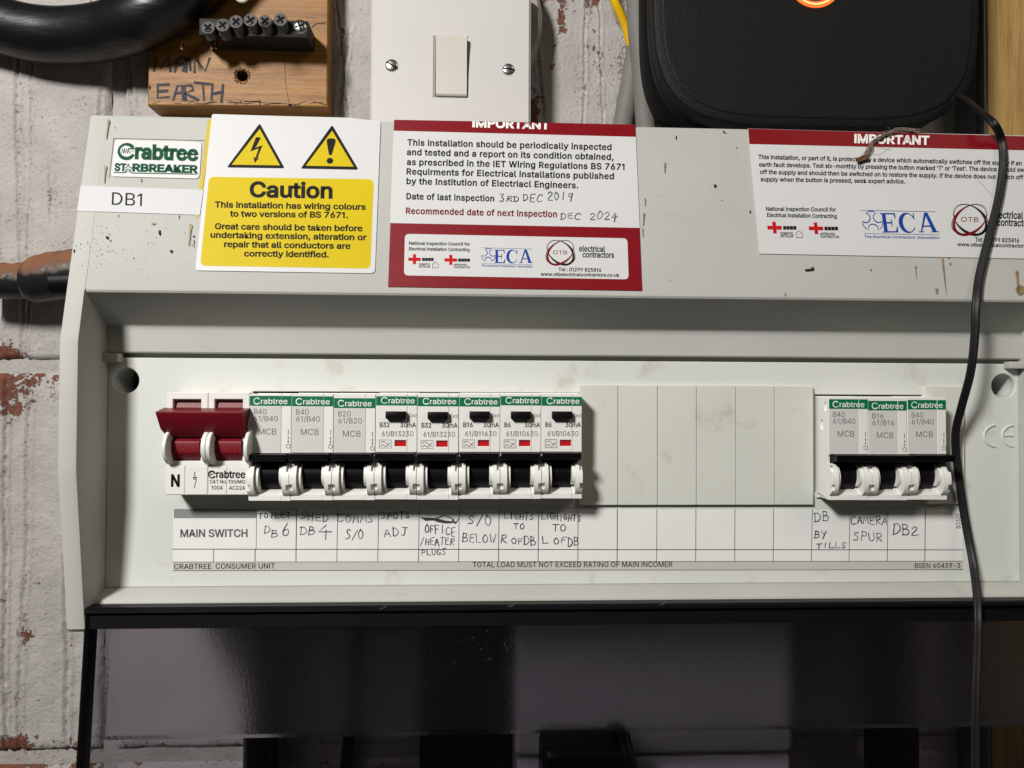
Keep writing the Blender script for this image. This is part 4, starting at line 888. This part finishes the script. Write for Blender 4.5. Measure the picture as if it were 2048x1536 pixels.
def guard(left):
    g = G(); nt_ = ((zl(928), zl(940), 1.5), (zl(965), zl(977), 1.5))
    po = cheek_prof(922, 992, 16.6, 8); pn = cheek_prof(922, 992, 16.6, 8, notches=nt_)
    if not left: g.box(W-1.1, W-.06, 3, 11.6, zl(924), zl(904.8))
    if left: g.prism_x(pn, .06, 1.35); g.prism_x(po, 1.35, 2.9); g.prism_x(cheek_prof(925, 987, 15.0, 7), 2.9, 4.4)
    else: g.prism_x(pn, W-1.35, W-.06); g.prism_x(po, W-3.0, W-1.35); g.prism_x(cheek_prof(925, 972, 15.0, 7), W-4.5, W-3.0)
    return g
def arrows(g, put, x, dy):
    stroke(g, [(x, 858.5+dy), (x, 867.5+dy)], 1.3, put); stroke(g, [(x, 872+dy), (x, 883+dy)], .9, put)
    flatpoly(g, [(x-1.7, 875+dy), (x, 870+dy), (x+1.7, 875+dy)], put); flatpoly(g, [(x-1.7, 880.5+dy), (x+1.7, 880.5+dy), (x, 885.5+dy)], put)
    ring_px(g, (x, 890.5+dy), 3.7, 3.9, 1.2, 0, put, 20); return g
def breaker(X0, zt, kind, rating, code, dy, label, grp, tog=(-.1, 17.1), lean=0):
    b = thing('circuit_breaker', label, 'circuit breaker', (X0+random.uniform(-.05, .05), random.uniform(-.15, .1), zt+random.uniform(-.15, .15)), grp)
    cp_part('body', 'body', body, 'white', b); cp_part('side', 'side_plate', side_plate, 'white', b); cp_part('core', 'side_core', side_core, 'white', b)
    fl = cp_part(kind+'f0', 'front_face', lambda: front(kind, 0), 'white', b); fr_ = cp_part('f1', 'front_face', lambda: front(kind, 1), 'white', b)
    drum = cp_part('drum', 'toggle', toggle_drum, 'black', b, 25)
    cp_part('grip%s' % (tog,), 'grip', lambda: toggle_grip(*tog), 'black', drum, 15)
    cp_part('gl', 'toggle_guard', lambda: guard(True), 'white', b, 28); cp_part('gr', 'toggle_guard', lambda: guard(False), 'white', b, 28)
    y0, y1 = (791.5, 811.3) if kind == 'mcb' else (793.5, 811.8)
    def band():
        g = G(); p = fput(.02); q = fput(.08)
        flatpoly(g, [(.6, y0+dy), (SEAM/SC-.2, y0+dy), (SEAM/SC-.2, y1+dy), (.6, y1+dy)], p); flatpoly(g, [(SEAM/SC+.8, y0+dy), (W/SC-.6, y0+dy), (W/SC-.6, y1+dy), (SEAM/SC+.8, y1+dy)], q); return g
    bnd = cp_part('band%s%s' % (kind, dy), 'brand_band', band, 'green', b, flat=True)
    def brand():
        g = G(); x0 = 7.8 if kind == 'mcb' else 10.2
        text(g, 'rabtree', (x0+13.6, 807.3+dy), (x0+67, 807.3+dy), 10.5, fput(.12), bold=.012)
        stroke(g, [(x0+6.8+6.0*math.cos(t), 801.8+dy-5.9*math.sin(t)) for t in np.linspace(.75, 5.6, 22)], 1.9, fput(.12), False); return g
    cp_part('brand%s%s' % (kind, dy), 'lettering', brand, 'whiteink', bnd, flat=True)
    if kind == 'mcb':
        def lab():
            g = G(); flatpoly(g, [(.9, 812+dy), (SEAM/SC-.6, 812+dy), (SEAM/SC-.6, 902.5), (.9, 902.5)], fput(.015)); return g
        rl = cp_part('lab%s' % dy, 'rating_label', lab, 'rating', b, flat=True)
        def tx():
            g = G(); p = fput(.06)
            text(g, rating, (7.6, 827.8+dy), (8+8.7*len(rating), 827.8+dy), 10.6, p); text(g, code, (7.8, 841.5+dy), (56.5, 841.5+dy), 10.6, p); text(g, 'MCB', (16.8, 867.8+dy), (54, 867.8+dy), 11.8, p); arrows(g, fput(.12), 76.3, dy); return g
        cp_part('tx'+rating+code+str(dy), 'lettering', tx, 'greyink', rl, flat=True)
    else:
        def tx():
            g = G(); p = fput(.12)
            text(g, rating, (7.3, 854.6), (7.3+6.9*len(rating), 854.6), 9.2, p, bold=.03); text(g, '30mA', (48, 854.6), (79.5, 854.6), 9.2, p, bold=.03); text(g, code, (11, 872.6), (75.5, 872.6), 9.8, p); text(g, 'Test', (64.5, 835), (81, 835), 7.4, p)
            stroke(g, [(7.6, 880), (31.3, 880), (31.3, 896), (7.6, 896), (7.6, 880)], .9, p, False)
            stroke(g, [(10.5+1.2*k, 885.5-2.6*math.sin(k*.42)) for k in range(16)], 1.1, p, False); stroke(g, [(10, 892.5), (13, 890), (16, 890), (18, 892.5), (22, 892.5), (24, 890), (27, 890), (29, 892.5)], 1.1, p); return g
        cp_part('tx'+rating+code, 'lettering', tx, 'greyink', fl, flat=True)
        cp_part('tb', 'test_button', lambda: G().box(20.7*SC, 60.6*SC, 11.5, 15.8, zl(837.6), zl(823.2), .2), 'black', b)
        cp_part('rf', 'red_flag', lambda: G().box(37*SC, 61*SC, 10, 12.2, zl(894), zl(880)), 'redflag', b)
XB = X(498, 880, FD)+.02; PIT = 17.70
left = [('mcb', 'B40', '61/B40', 0, 'B40 breaker beside the maroon main switch, first with a green band'), ('mcb', 'B40', '61/B40', 1, 'B40 breaker between another B40 and the B20 breaker, above the shed entry'), ('mcb', 'B20', '61/B20', 5, 'B20 breaker with its face label set low, above the comms entry'),
        ('rcbo', 'B32', '61/B13230', 0, 'B32 breaker with black test button next to the B20 breaker'), ('rcbo', 'B32', '61/B13230', 0, 'B32 breaker with test button, above the scribbled out office entry'), ('rcbo', 'B16', '61/B11630', 1, 'B16 breaker with black test button, above the BELOW entry'),
        ('rcbo', 'B6', '61/B10630', 0, 'B6 breaker with test button next to the B16 breaker'), ('rcbo', 'B6', '61/B10630', 0, 'B6 breaker with test button, last before the blank plates')]
left = [t[:3]+((0, 1.5, 5, 0, .5, 2, -.5, .5)[i],)+t[4:] for i, t in enumerate(left)]
for i, (k, r, c, dy, lb) in enumerate(left):
    breaker(XB+i*PIT, Z(498+84*i, 787.5, FD), k, r, c, dy, lb, 'circuit breakers clipped in the fuse box', (-.1, 16.3) if k == 'mcb' else (.4, 16.6))
XB2 = X(1657.5, 880, FD)
for i, (k, r, c, dy, lb, tg) in enumerate([('mcb', 'B40', '61/B40', 1, 'B40 breaker right after the blank plates, its bare side showing', (1.3, 17.5)), ('mcb', 'B16', '61/B16', 3.5, 'B16 breaker with MCB label, middle of the separate group of three', (.6, 18.2)), ('mcb', 'B40', '61/B40', 2, 'B40 breaker next to the hanging black cord, end of the group of three', (.9, 18.6))]):
    breaker(XB2+i*PIT, Z(1690+77*i, 794.5, FD), k, r, c, dy, lb, 'circuit breakers clipped in the fuse box', tg)

# ------------------------------------------------------------------ light switch
SWD = -67.0
sw = thing('light_switch', 'white one gang light switch plate with two slotted screws above the fuse box', 'light switch', P(902, 135, SWD))
zr_ = Z(900, 135, SWD)
xa, xb = X(741, 120, SWD), X(1062, 120, SWD)
rk = (X(870.5, 135, SWD), X(934.5, 135, SWD), Z(900, 192.5, SWD), Z(900, 76.5, SWD))
part('plate', G().slab(rounded(rect(xa, xb, zr_-43, zr_+43), 1.5), SWD-6, SWD, holes=[rect(rk[0], rk[1], rk[2], rk[3])], b=1.3), M['switch'], sw)
part('switch_back', G().box(xa+4, xb-4, SWD-9, SWD-6.5, zr_-38, zr_+38), M['dark'], sw)
part('rocker', G().loft([[(x, d, z_) for d, z_ in [(SWD-5, rk[2]+.25), (SWD+.3, rk[2]+.25), (SWD+.9, rk[2]+1), (SWD+1.2, (rk[2]+rk[3])/2-4), (SWD+3.6, rk[3]-1.0), (SWD+3.2, rk[3]-.3), (SWD-5, rk[3]-.3)]] for x in (rk[0]+.45, rk[1]-.2)]), M['rocker'], sw, angle=15)
for (px, py, rr, ang) in ((783.5, 131, 13, -28), (1017, 139, 12.5, -3)):
    cx, cz = X(px, py, SWD), Z(px, py, SWD); r = rr*.268
    sc_ = part('screw', G().dome(cx, cz, r, SWD+.02, .9), M['steel'], sw)
    a = math.radians(ang); e = (math.cos(a), math.sin(a)); n_ = (-e[1], e[0]); g = G()
    q = [(cx+e[0]*s1*r*.92+n_[0]*s2*.42, cz+e[1]*s1*r*.92+n_[1]*s2*.42) for s1, s2 in ((-1, -1), (1, -1), (1, 1), (-1, 1))]
    g.loft([[(x, SWD+.3, zz) for x, zz in q], [(x, SWD+.95, zz) for x, zz in q]]); part('slot', g, M['dark'], sc_)
    part('screw_collar', G().disc(cx, cz, r*1.12, SWD-.2, SWD+.06, 28), M['rocker'], sw)
cx, cz = X(925, 40, -80), Z(925, 40, -80)
part('pattress', G().disc(cx, cz, 44.5, WALL+.5, SWD-9.5, 64, b=2), M['pipewhite'], sw)

# ------------------------------------------------------------------ earth board and terminal bar
BF = -79.0
eb = thing('earth_board', 'orange wooden board with MAIN EARTH written in marker pen', 'board', P(475, 110, BF))
hx, hz = X(484, 151, BF), Z(484, 151, BF)
s = G(); s.slab([(X(295, 213, BF), Z(295, 211, BF)), (X(655, 213, BF), Z(655, 213.5, BF)), (X(656, 60, BF), Z(656, -200, BF)), (X(297, 60, BF), Z(297, -200, BF))], WALL+1, BF, holes=[circle(hx, hz, 3.0, 24)], b=.7)
part('plank', s, M['wood'], eb)
s = G(); n = 24; s.loft([[(hx+3.0*math.cos(2*math.pi*i/n), d, hz+3.0*math.sin(2*math.pi*i/n)) for i in range(n)] for d in (BF-.5, BF-15)], caps=False); part('drilled_hole', s, M['chip'], eb)
s = G(); ff = putter(BF, .15)
for k in range(60):
    a = random.uniform(0, 6.28); r0 = random.uniform(13, 18); blob(s, 484+r0*math.cos(a), 151+r0*math.sin(a)*.95, random.uniform(.6, 1.8), random.uniform(.6, 1.8), ff, 5)
for x, y, rx, ry in ((524, 163, 1.2, 1.2), (300, 175, 2, 5), (580, 210, 4, 2), (596, 214, 8, 1.5), (503, 203, 18, .8), (520, 206, .9, 8)): blob(s, x, y, rx, ry, ff, 7)
for k in range(26): x = random.uniform(300, 640); stroke(s, [(x, 205+random.uniform(-4, 5)), (x+random.uniform(8, 30), 205+random.uniform(-4, 5))], random.uniform(.5, 1.1), ff)
stroke(s, [(624, 55), (634, 47), (642, 47), (652, 44)], 1.2, ff); stroke(s, [(569, 120), (571, 160), (577, 200), (584, 213)], .7, ff)
part('wood_marks', s, M['speck'], eb, kind='stuff', flat=True)
s = G(); mk = putter(BF, .2)
for wi, L_ in enumerate(([(308, 141), (314, 115), (321, 138), (337, 114), (341, 142)], [(350, 143), (354, 121), (361, 115), (374, 117), (372, 143)], [(352, 131), (373, 129)], [(366, 141), (376, 118)], [(379, 117), (381, 140)], [(389, 144), (390, 117), (411, 142), (419, 117)],
           [(316, 170), (337, 169)], [(316, 169), (315, 196), (337, 194)], [(317, 183), (334, 182)], [(347, 199), (355, 172), (364, 171), (366, 198)], [(350, 187), (366, 185)], [(371, 199), (369, 172), (383, 171), (387, 180), (371, 187), (396, 200)], [(390, 165), (425, 169)], [(406, 168), (408, 200)], [(425, 172), (423, 198)], [(446, 170), (443, 204)], [(424, 188), (446, 184)])):
    if wi == 6: part('handwriting', s, M['marker'], eb, flat=True); s = G()
    stroke(s, L_, 5.4, mk, False)
part('handwriting', s, M['marker'], eb, flat=True)
TD = -62.0
tb = thing('earth_terminal', 'dark earth terminal bar with a row of cross slot screws on the wooden board', 'terminal block', P(520, 55, TD))
tx0, tx1 = X(398, 55, TD), X(616, 55, TD); tz1, tz0 = Z(520, 39, TD), Z(520, 73, TD)
part('bar', G().box(tx0, tx1, BF+.1, TD, tz0, tz1, .5), M['bar'], tb)
for px, py in ((416, 55), (445, 50), (472, 43), (501, 40), (530, 42), (561, 39)):
    q = TD+5 if px > 430 else TD+3; cx, cz = X(px, py, q), Z(px, py, q); r = 3.45; zb = cz-1.5
    g = G(); g.tube([(cx+.4, TD-2, cz-3.2), (cx, q-.9, cz)], r*.82, 18, 2); g.tube([(cx+.05, q-1.4, cz-.1), (cx, q, cz)], r, 20, 1)
    sc_ = part('terminal_screw', g, M['dullsteel'], tb)
    g = G()
    for ang in (35+px % 20, 125+px % 20):
        a = math.radians(ang); e = (math.cos(a), math.sin(a)); n_ = (-e[1], e[0]); pq = [(cx+e[0]*s1*r*.68+n_[0]*s2*.55, cz+e[1]*s1*r*.68+n_[1]*s2*.55) for s1, s2 in ((-1, -1), (1, -1), (1, 1), (-1, 1))]
        g.loft([[(x, q-.2, zz) for x, zz in pq], [(x, q+.25+.02*(ang > 90), zz) for x, zz in pq]])
    part('cross_slot', g, M['dark'], sc_)
cx, cz = X(600, 54, TD), Z(600, 54, TD); sc_ = part('mounting_screw', G().dome(cx, cz, 3.9, TD, 1.6), M['steel'], tb)
g = G()
for ang in (20, 110):
    a = math.radians(ang); e = (math.cos(a), math.sin(a)); n_ = (-e[1], e[0]); pq = [(cx+e[0]*s1*2.2+n_[0]*s2*.45, cz+e[1]*s1*2.2+n_[1]*s2*.45) for s1, s2 in ((-1, -1), (1, -1), (1, 1), (-1, 1))]
    g.loft([[(x, TD+.6, zz) for x, zz in pq], [(x, TD+1.75+.02*(ang > 90), zz) for x, zz in pq]])
part('cross_slot', g, M['dark'], sc_)
for px in (364, 424, 433):
    g = G(); g.tube([P(px, 70, TD-8), P(px+1, 84, TD-6), P(px-1, 97, TD-4)], .8 if px != 433 else .4, 10, 1); part('copper_wire', g, M['copper'], tb)

# ------------------------------------------------------------------ cables on the wall
CD = -66.0
g = G(); g.tube([P(-520, -330, CD+8), P(-330, -150, CD+4), P(-170, -30, CD-12), P(-70, 26, CD-14), P(0, 50, CD-15), P(70, 67, CD-15), P(140, 71, CD-14), P(215, 62, CD-9), P(290, 35, CD), P(360, -8, CD+1), P(430, -75, CD), P(480, -150, CD), P(560, -420, CD)], 55*(DIST-CD)/F, 40, 3)
tc = thing('thick_cable', 'thick glossy black cable bending across the top corner above the fuse box', 'cable', P(140, 71, CD))
part('sheath', g, M['cable'], tc)
g = G(); 
for k in range(9): # faint raised marking along the top of the sheath
    pass
rg_ = thing('white_ring', 'small white ring at the top edge beside the thick black cable', 'ring', P(484, -8, -40)); g = G(); g.tube([P(484+11*math.cos(t), -7+10*math.sin(t), -40) for t in np.linspace(0, 2*math.pi, 24)], .8, 8, 1); part('loop', g, M['rocker'], rg_)
dc = thing('dusty_cable', 'black cable sleeve covered in orange brick dust entering the side of the fuse box', 'cable', P(60, 560, -70))
def dusty(name, pts, r, lo):
    g = G(); g.tube(pts, r, 28, .8)
    rng = [(x, d, z) for x, d, z in g.v]; jit = [.35*(vnoise(np.array([x*1.0]), np.array([z*1.0+d]), 2.2, 5)[0]-.5) for x, d, z in rng]
    cz0 = np.interp([p[0] for p in rng], [p[0] for p in pts], [p[2] for p in pts]); rel = np.array([p[2] for p in rng])-cz0
    g.v = [(x, d, z+j*(1 if q > 0 else 0)*2) for (x, d, z), j, q in zip(rng, jit, rel)]
    o = part(name, g, M['dusty'], dc); attr(o, 'dust', np.clip(rel/9*.62+.10+lo, -.6, .5)); return o
DD = -74.0
dusty('sheath', [P(-60, 556, DD), P(0, 562, DD), P(70, 562, DD)], 9.6, .02)
dusty('sleeve', [P(58, 560, DD), P(74, 560, DD), P(110, 553, DD), P(180, 545, DD)], [10.6, 12.2, 13.0, 13.2], -.06)
g = G(); g.tube([P(110, 566, DD+7), P(200, 563, DD+7)], 6.9, 24, 2); part('gland', g, M['black'], dc)

GD = -78.0
def cabl(name, pts, r, m, label, cat, grp=None):
    g = G(); g.tube(pts, r, 24, 2); return single(name, g, m, label, cat, grp, angle=60)
cabl('grey_cable', [P(1266, -400, GD+6), P(1270, -90, GD+6), P(1273, 0, GD+6), P(1276, 60, GD+6), P(1285, 150, GD+4), P(1292, 260, GD), P(1300, 330, GD)], 5.6, M['greycable'], 'grey cable running straight down between light switch and black router', 'cable')
cabl('grey_cable', [P(1300, -400, GD-8), P(1290, -60, GD-8), P(1284, 30, GD-8), P(1268, 130, GD-8), P(1247, 245, GD-8), P(1232, 330, GD-8)], 5.9, M['greycable'], 'grey cable slanting away behind the straight grey cable', 'cable')
g = G(); g.tube([P(1180, -300, GD+2), P(1205, -50, GD+2), P(1228, 0, GD+2), P(1248, 45, GD-2), P(1262, 90, GD-6)], 2.4, 20, 1)
ew = single('earth_wire', g, M['earth'], 'green and yellow striped earth wire beside the grey cables', 'wire', angle=60)
attr(ew, 'stripe', [1.0 if (i % 20) in (13, 14, 15, 16, 17) else 0.0 for i in range(len(g.v))])

# ------------------------------------------------------------------ router
RD = -32.0
ro = thing('router', 'black rounded wireless router with a glowing orange ring above the fuse box', 'router', P(1632, 100, RD))
rx0, rx1 = X(1306, 30, RD), X(1962, 30, RD); rz0 = Z(1640, 254, RD); rz1 = rz0+(rx1-rx0)*.98
def sq(e, n=4.2, m=96):
    cx, cz, a, b = (rx0+rx1)/2, (rz0+rz1)/2, (rx1-rx0)/2-e, (rz1-rz0)/2-e; out = []
    for i in range(m):
        t = 2*math.pi*i/m; c, s_ = math.cos(t), math.sin(t); out.append((cx+a*abs(c)**(2/n)*(1 if c >= 0 else -1), cz+b*abs(s_)**(2/n)*(1 if s_ >= 0 else -1)))
    return out
part('front_shell', G().loft([[(x, RD+d, z_) for x, z_ in sq(e)] for d, e in ((-13, .5), (-3, 0), (-1.2, .25), (-.7, .6), (-.45, 1.0), (-.2, 4.2), (.12, 4.4), (.3, 4.9), (.35, 6))]), M['router'], ro, angle=40)
part('back_shell', G().loft([[(x-.8, RD+d, z_-.5) for x, z_ in sq(e)] for d, e in ((-50, 8), (-40, 2), (-30, .3), (-14, .3), (-13.2, 1.0))]), M['routerside'], ro, angle=50)
rc = P(1630, -38, RD+.35); k = (DIST-RD)/F
def annulus(c, r0, r1, d0, d1, n=64):
    g = G(); return g.loft([[(c[0]+r*math.cos(2*math.pi*i/n), d, c[2]+r*math.sin(2*math.pi*i/n)) for i in range(n)] for r, d in ((r0, d0), (r0, d1), (r1, d1), (r1, d0), (r0, d0))], caps=False)
lr = part('light_ring', annulus(rc, 43.5*k, 56*k, RD+.2, RD+.7), M['ring'], ro); part('bright_line', annulus(rc, 47*k, 49.5*k, RD+.5, RD+.78), M['ringcore'], lr)
part('ring_centre', G().disc(rc[0], rc[2], 43.4*k, RD+.1, RD+.5, 48), mat('ring_centre_plastic', (.035, .018, .012), .35, .5), ro)

# ------------------------------------------------------------------ timber on the right
TF = -70.0
tm_ = thing('timber_post', 'yellow brown timber post with grey painted edge at the far right', 'timber', P(2010, 100, TF))
x0 = X(1976, 100, TF); part('post', G().box(x0, x0+60, WALL+1, TF, -420, 320, .8), M['timber'], tm_)
part('painted_edge', G().box(x0-1.6, x0-.05, WALL+1, TF-1.2, -420, 320, .3), M['edge'], tm_); part('painted_edge', G().box(x0-3.6, x0-1.7, WALL+1, TF-6, -420, 320, .3), M['edge'], tm_)

# ------------------------------------------------------------------ power cord hanging in front
cpts = [(1915, 190, -30), (1938, 204, -14), (1962, 224, 2), (1988, 248, 12), (2003, 280, FAS[0]+FB*Z(2000, 280, 15)+2.6), (2006, 330, FAS[0]+FB*Z(2000, 330, 15)+2.2), (1996, 400, FAS[0]+FB*Z(2000, 400, 15)+2.0), (1975, 485, FAS[0]+FB*Z(2000, 485, 17)+2.0), (1958, 555, FAS[0]+FB*Z(2000, 555, 19)+2.4), (1952, 610, 24), (1949, 680, 23), (1941, 745, 20), (1924, 810, 13.5), (1912, 860, 8), (1912, 905, 5), (1919, 965, 4), (1930, 1040, 4), (1944, 1115, 7), (1953, 1180, 14.5), (1956, 1235, 20), (1955, 1310, 22), (1952, 1400, 24), (1951, 1500, 25), (1951, 1620, 26)]
pp = np.array([P(*q) for q in cpts]); sm_, _ = smooth(pp, 1.5); g = G()
T = np.gradient(sm_, axis=0); T /= np.linalg.norm(T, axis=1)[:, None]; zz = sm_[:, 2]
tw = np.radians(np.interp(zz, [-160, -90, -50, 0, 60, 90, 130], [20, 28, 32, 22, 40, 55, 20]))
sx = np.cross(T, [0, 1, 0]); sx /= np.linalg.norm(sx, axis=1)[:, None]; sy = np.cross(sx, T)
off = sx*np.cos(tw)[:, None]+sy*np.sin(tw)[:, None]; rings = []
nrm2 = np.cross(off, T)
for p, o_, q in zip(sm_, off, nrm2):
    ring = []
    for i in range(28):
        a = 2*math.pi*i/28; cxx = 1.15*math.copysign(1, math.cos(a)) if abs(math.cos(a)) > 1e-6 else 0.0
        r1 = .98; ca, sa = math.cos(a), math.sin(a)
        u = .76*np.tanh(3*ca)+r1*ca*.95; w = r1*sa*(1-.38*math.exp(-(u/.55)**2))
        ring.append(tuple(p+o_*u+q*w))
    rings.append(ring)
g.loft(rings); single('power_cord', g, M['cord'], 'black twin power cord hanging from the router in front of the fuse box', 'cord', angle=70)

# ------------------------------------------------------------------ cobweb strand with a chip of debris
cw = thing('cobweb_strand', 'dusty brown cobweb strand over the second notice, ending in a brown chip', 'cobweb', P(1770, 285, FAS))
g = G()
for k in range(16):
    pts = []
    for (x, y) in [(1836, 262), (1800, 259), (1778, 265), (1760, 275), (1746, 284), (1740, 296), (1733, 306), (1728, 316)]:
        pts.append(P(x+random.gauss(0, 3.0), y+random.gauss(0, 2.2), (FAS[0]+1.3+random.uniform(-.5, 1), FB)))
    g.tube(pts[random.choice((0, 0, 1, 2)):], random.uniform(.07, .2), 5, .7)
for k in range(30):
    x, y = random.choice([(1800, 260), (1780, 264), (1760, 275), (1744, 288), (1734, 304)]); a = random.uniform(0, 6.28); l = random.uniform(6, 16)
    g.tube([P(x, y, (FAS[0]+1.4, FB)), P(x+l*.6*math.cos(a)+3, y+l*.5*math.sin(a), (FAS[0]+1.8, FB)), P(x+l*math.cos(a), y+l*math.sin(a)*.7, (FAS[0]+1.2, FB))], .055, 4, .8)
part('fibres', g, M['fluff'], cw)
g = G()
for pts in ([(1742, 308), (1760, 309), (1772, 300), (1783, 293)], [(1955, 360), (1968, 372), (1985, 392)], [(1745, 290), (1765, 296), (1782, 300)]): g.tube([P(x, y, (FAS[0]+.7, FB)) for x, y in pts], .05, 4, .8)
part('loose_thread', g, M['fluff'], cw)
a = [P(x, y, FAS) for x, y in ((1711, 319), (1731, 313), (1734, 321), (1714, 328))]
part('chip', G().loft([[(x, d+.4, z_) for x, d, z_ in a], [(x, d+2.2, z_+.3) for x, d, z_ in a]]), M['chip'], cw)

# ------------------------------------------------------------------ behind the smoked door
SD = -18.0
so = thing('double_socket', 'white double socket box behind the smoked door', 'socket', P(1310, 1500, SD))
sx0, sx1 = X(1031, 1480, SD), X(1588, 1480, SD); zj = Z(1300, 1512, SD)
part('upper_plate', G().slab(rounded(rect(sx0, sx1, zj, zj+76), 4), WALL+1, SD, b=2.2), M['socket'], so)
part('lower_plate', G().slab(rounded(rect(sx0+.8, sx1-1.2, zj-90, zj-1.2), 2.5), WALL+1, SD-.5, b=1.5), M['socket'], so)
PD = SD+23
pg_ = thing('plug', 'black plug with its cord rising out of the white socket behind the door', 'plug', P(1175, 1520, PD))
part('plug_body', G().slab(rounded(rect(X(1086, 1530, PD), X(1268, 1530, PD), Z(1170, 1504, PD)-50, Z(1170, 1504, PD)), [4, 4, 5, 5]), SD+.2, PD, b=2), M['black'], pg_)
part('strain_relief', G().box(X(1224, 1490, PD-6), X(1255, 1490, PD-6), PD-16, PD-6, Z(1240, 1520, PD-6), Z(1240, 1462, PD-6), 1), M['black'], pg_)
g = G()
for o_ in (0, 2.6): g.tube([(X(1242, 1470, PD)+o_, PD-2, Z(1242, 1468, PD)), (X(1248, 1500, PD)+o_, PD+1.5, Z(1248, 1500, PD)), (X(1256, 1536, PD)+o_, PD+2, Z(1256, 1540, PD)), (X(1262, 1600, PD)+o_, PD+2, Z(1262, 1620, PD))], 1.35, 12, 1)
part('plug_cord', g, M['cord'], pg_)
def pipe(name, xpx, wpx, d, slant, label, square=False):
    r = wpx*(DIST-d)/F/2; x1, x0_ = X(xpx, 1480, d), X(xpx, 1480, d)+slant
    g = G()
    if square: g.box(x1-r, x1+r, WALL+1, d, -420, Z(xpx, 1270, d), .8)
    else: g.tube([(x1+slant*2.4, d, -420), (x1, d, Z(xpx, 1480, d)), (x1-slant*1.6, d, -20)], r, 24, 6)
    single(name, g, M['pipe'], label, 'pipe' if not square else 'trunking', angle=45)
pipe('black_pipe', 522, 66, -74, 0, 'black upright pipe behind the door, nearest the frosted bright patch')
pipe('black_pipe', 697, 24, -86, -9, 'thin slanting black pipe behind the smoked door')
pipe('black_trunking', 935, 190, -62, 0, 'broad black trunking behind the door beside the white socket', True)
pipe('black_pipe', 1782, 100, -70, 0, 'thick black pipe behind the door between socket and timber')
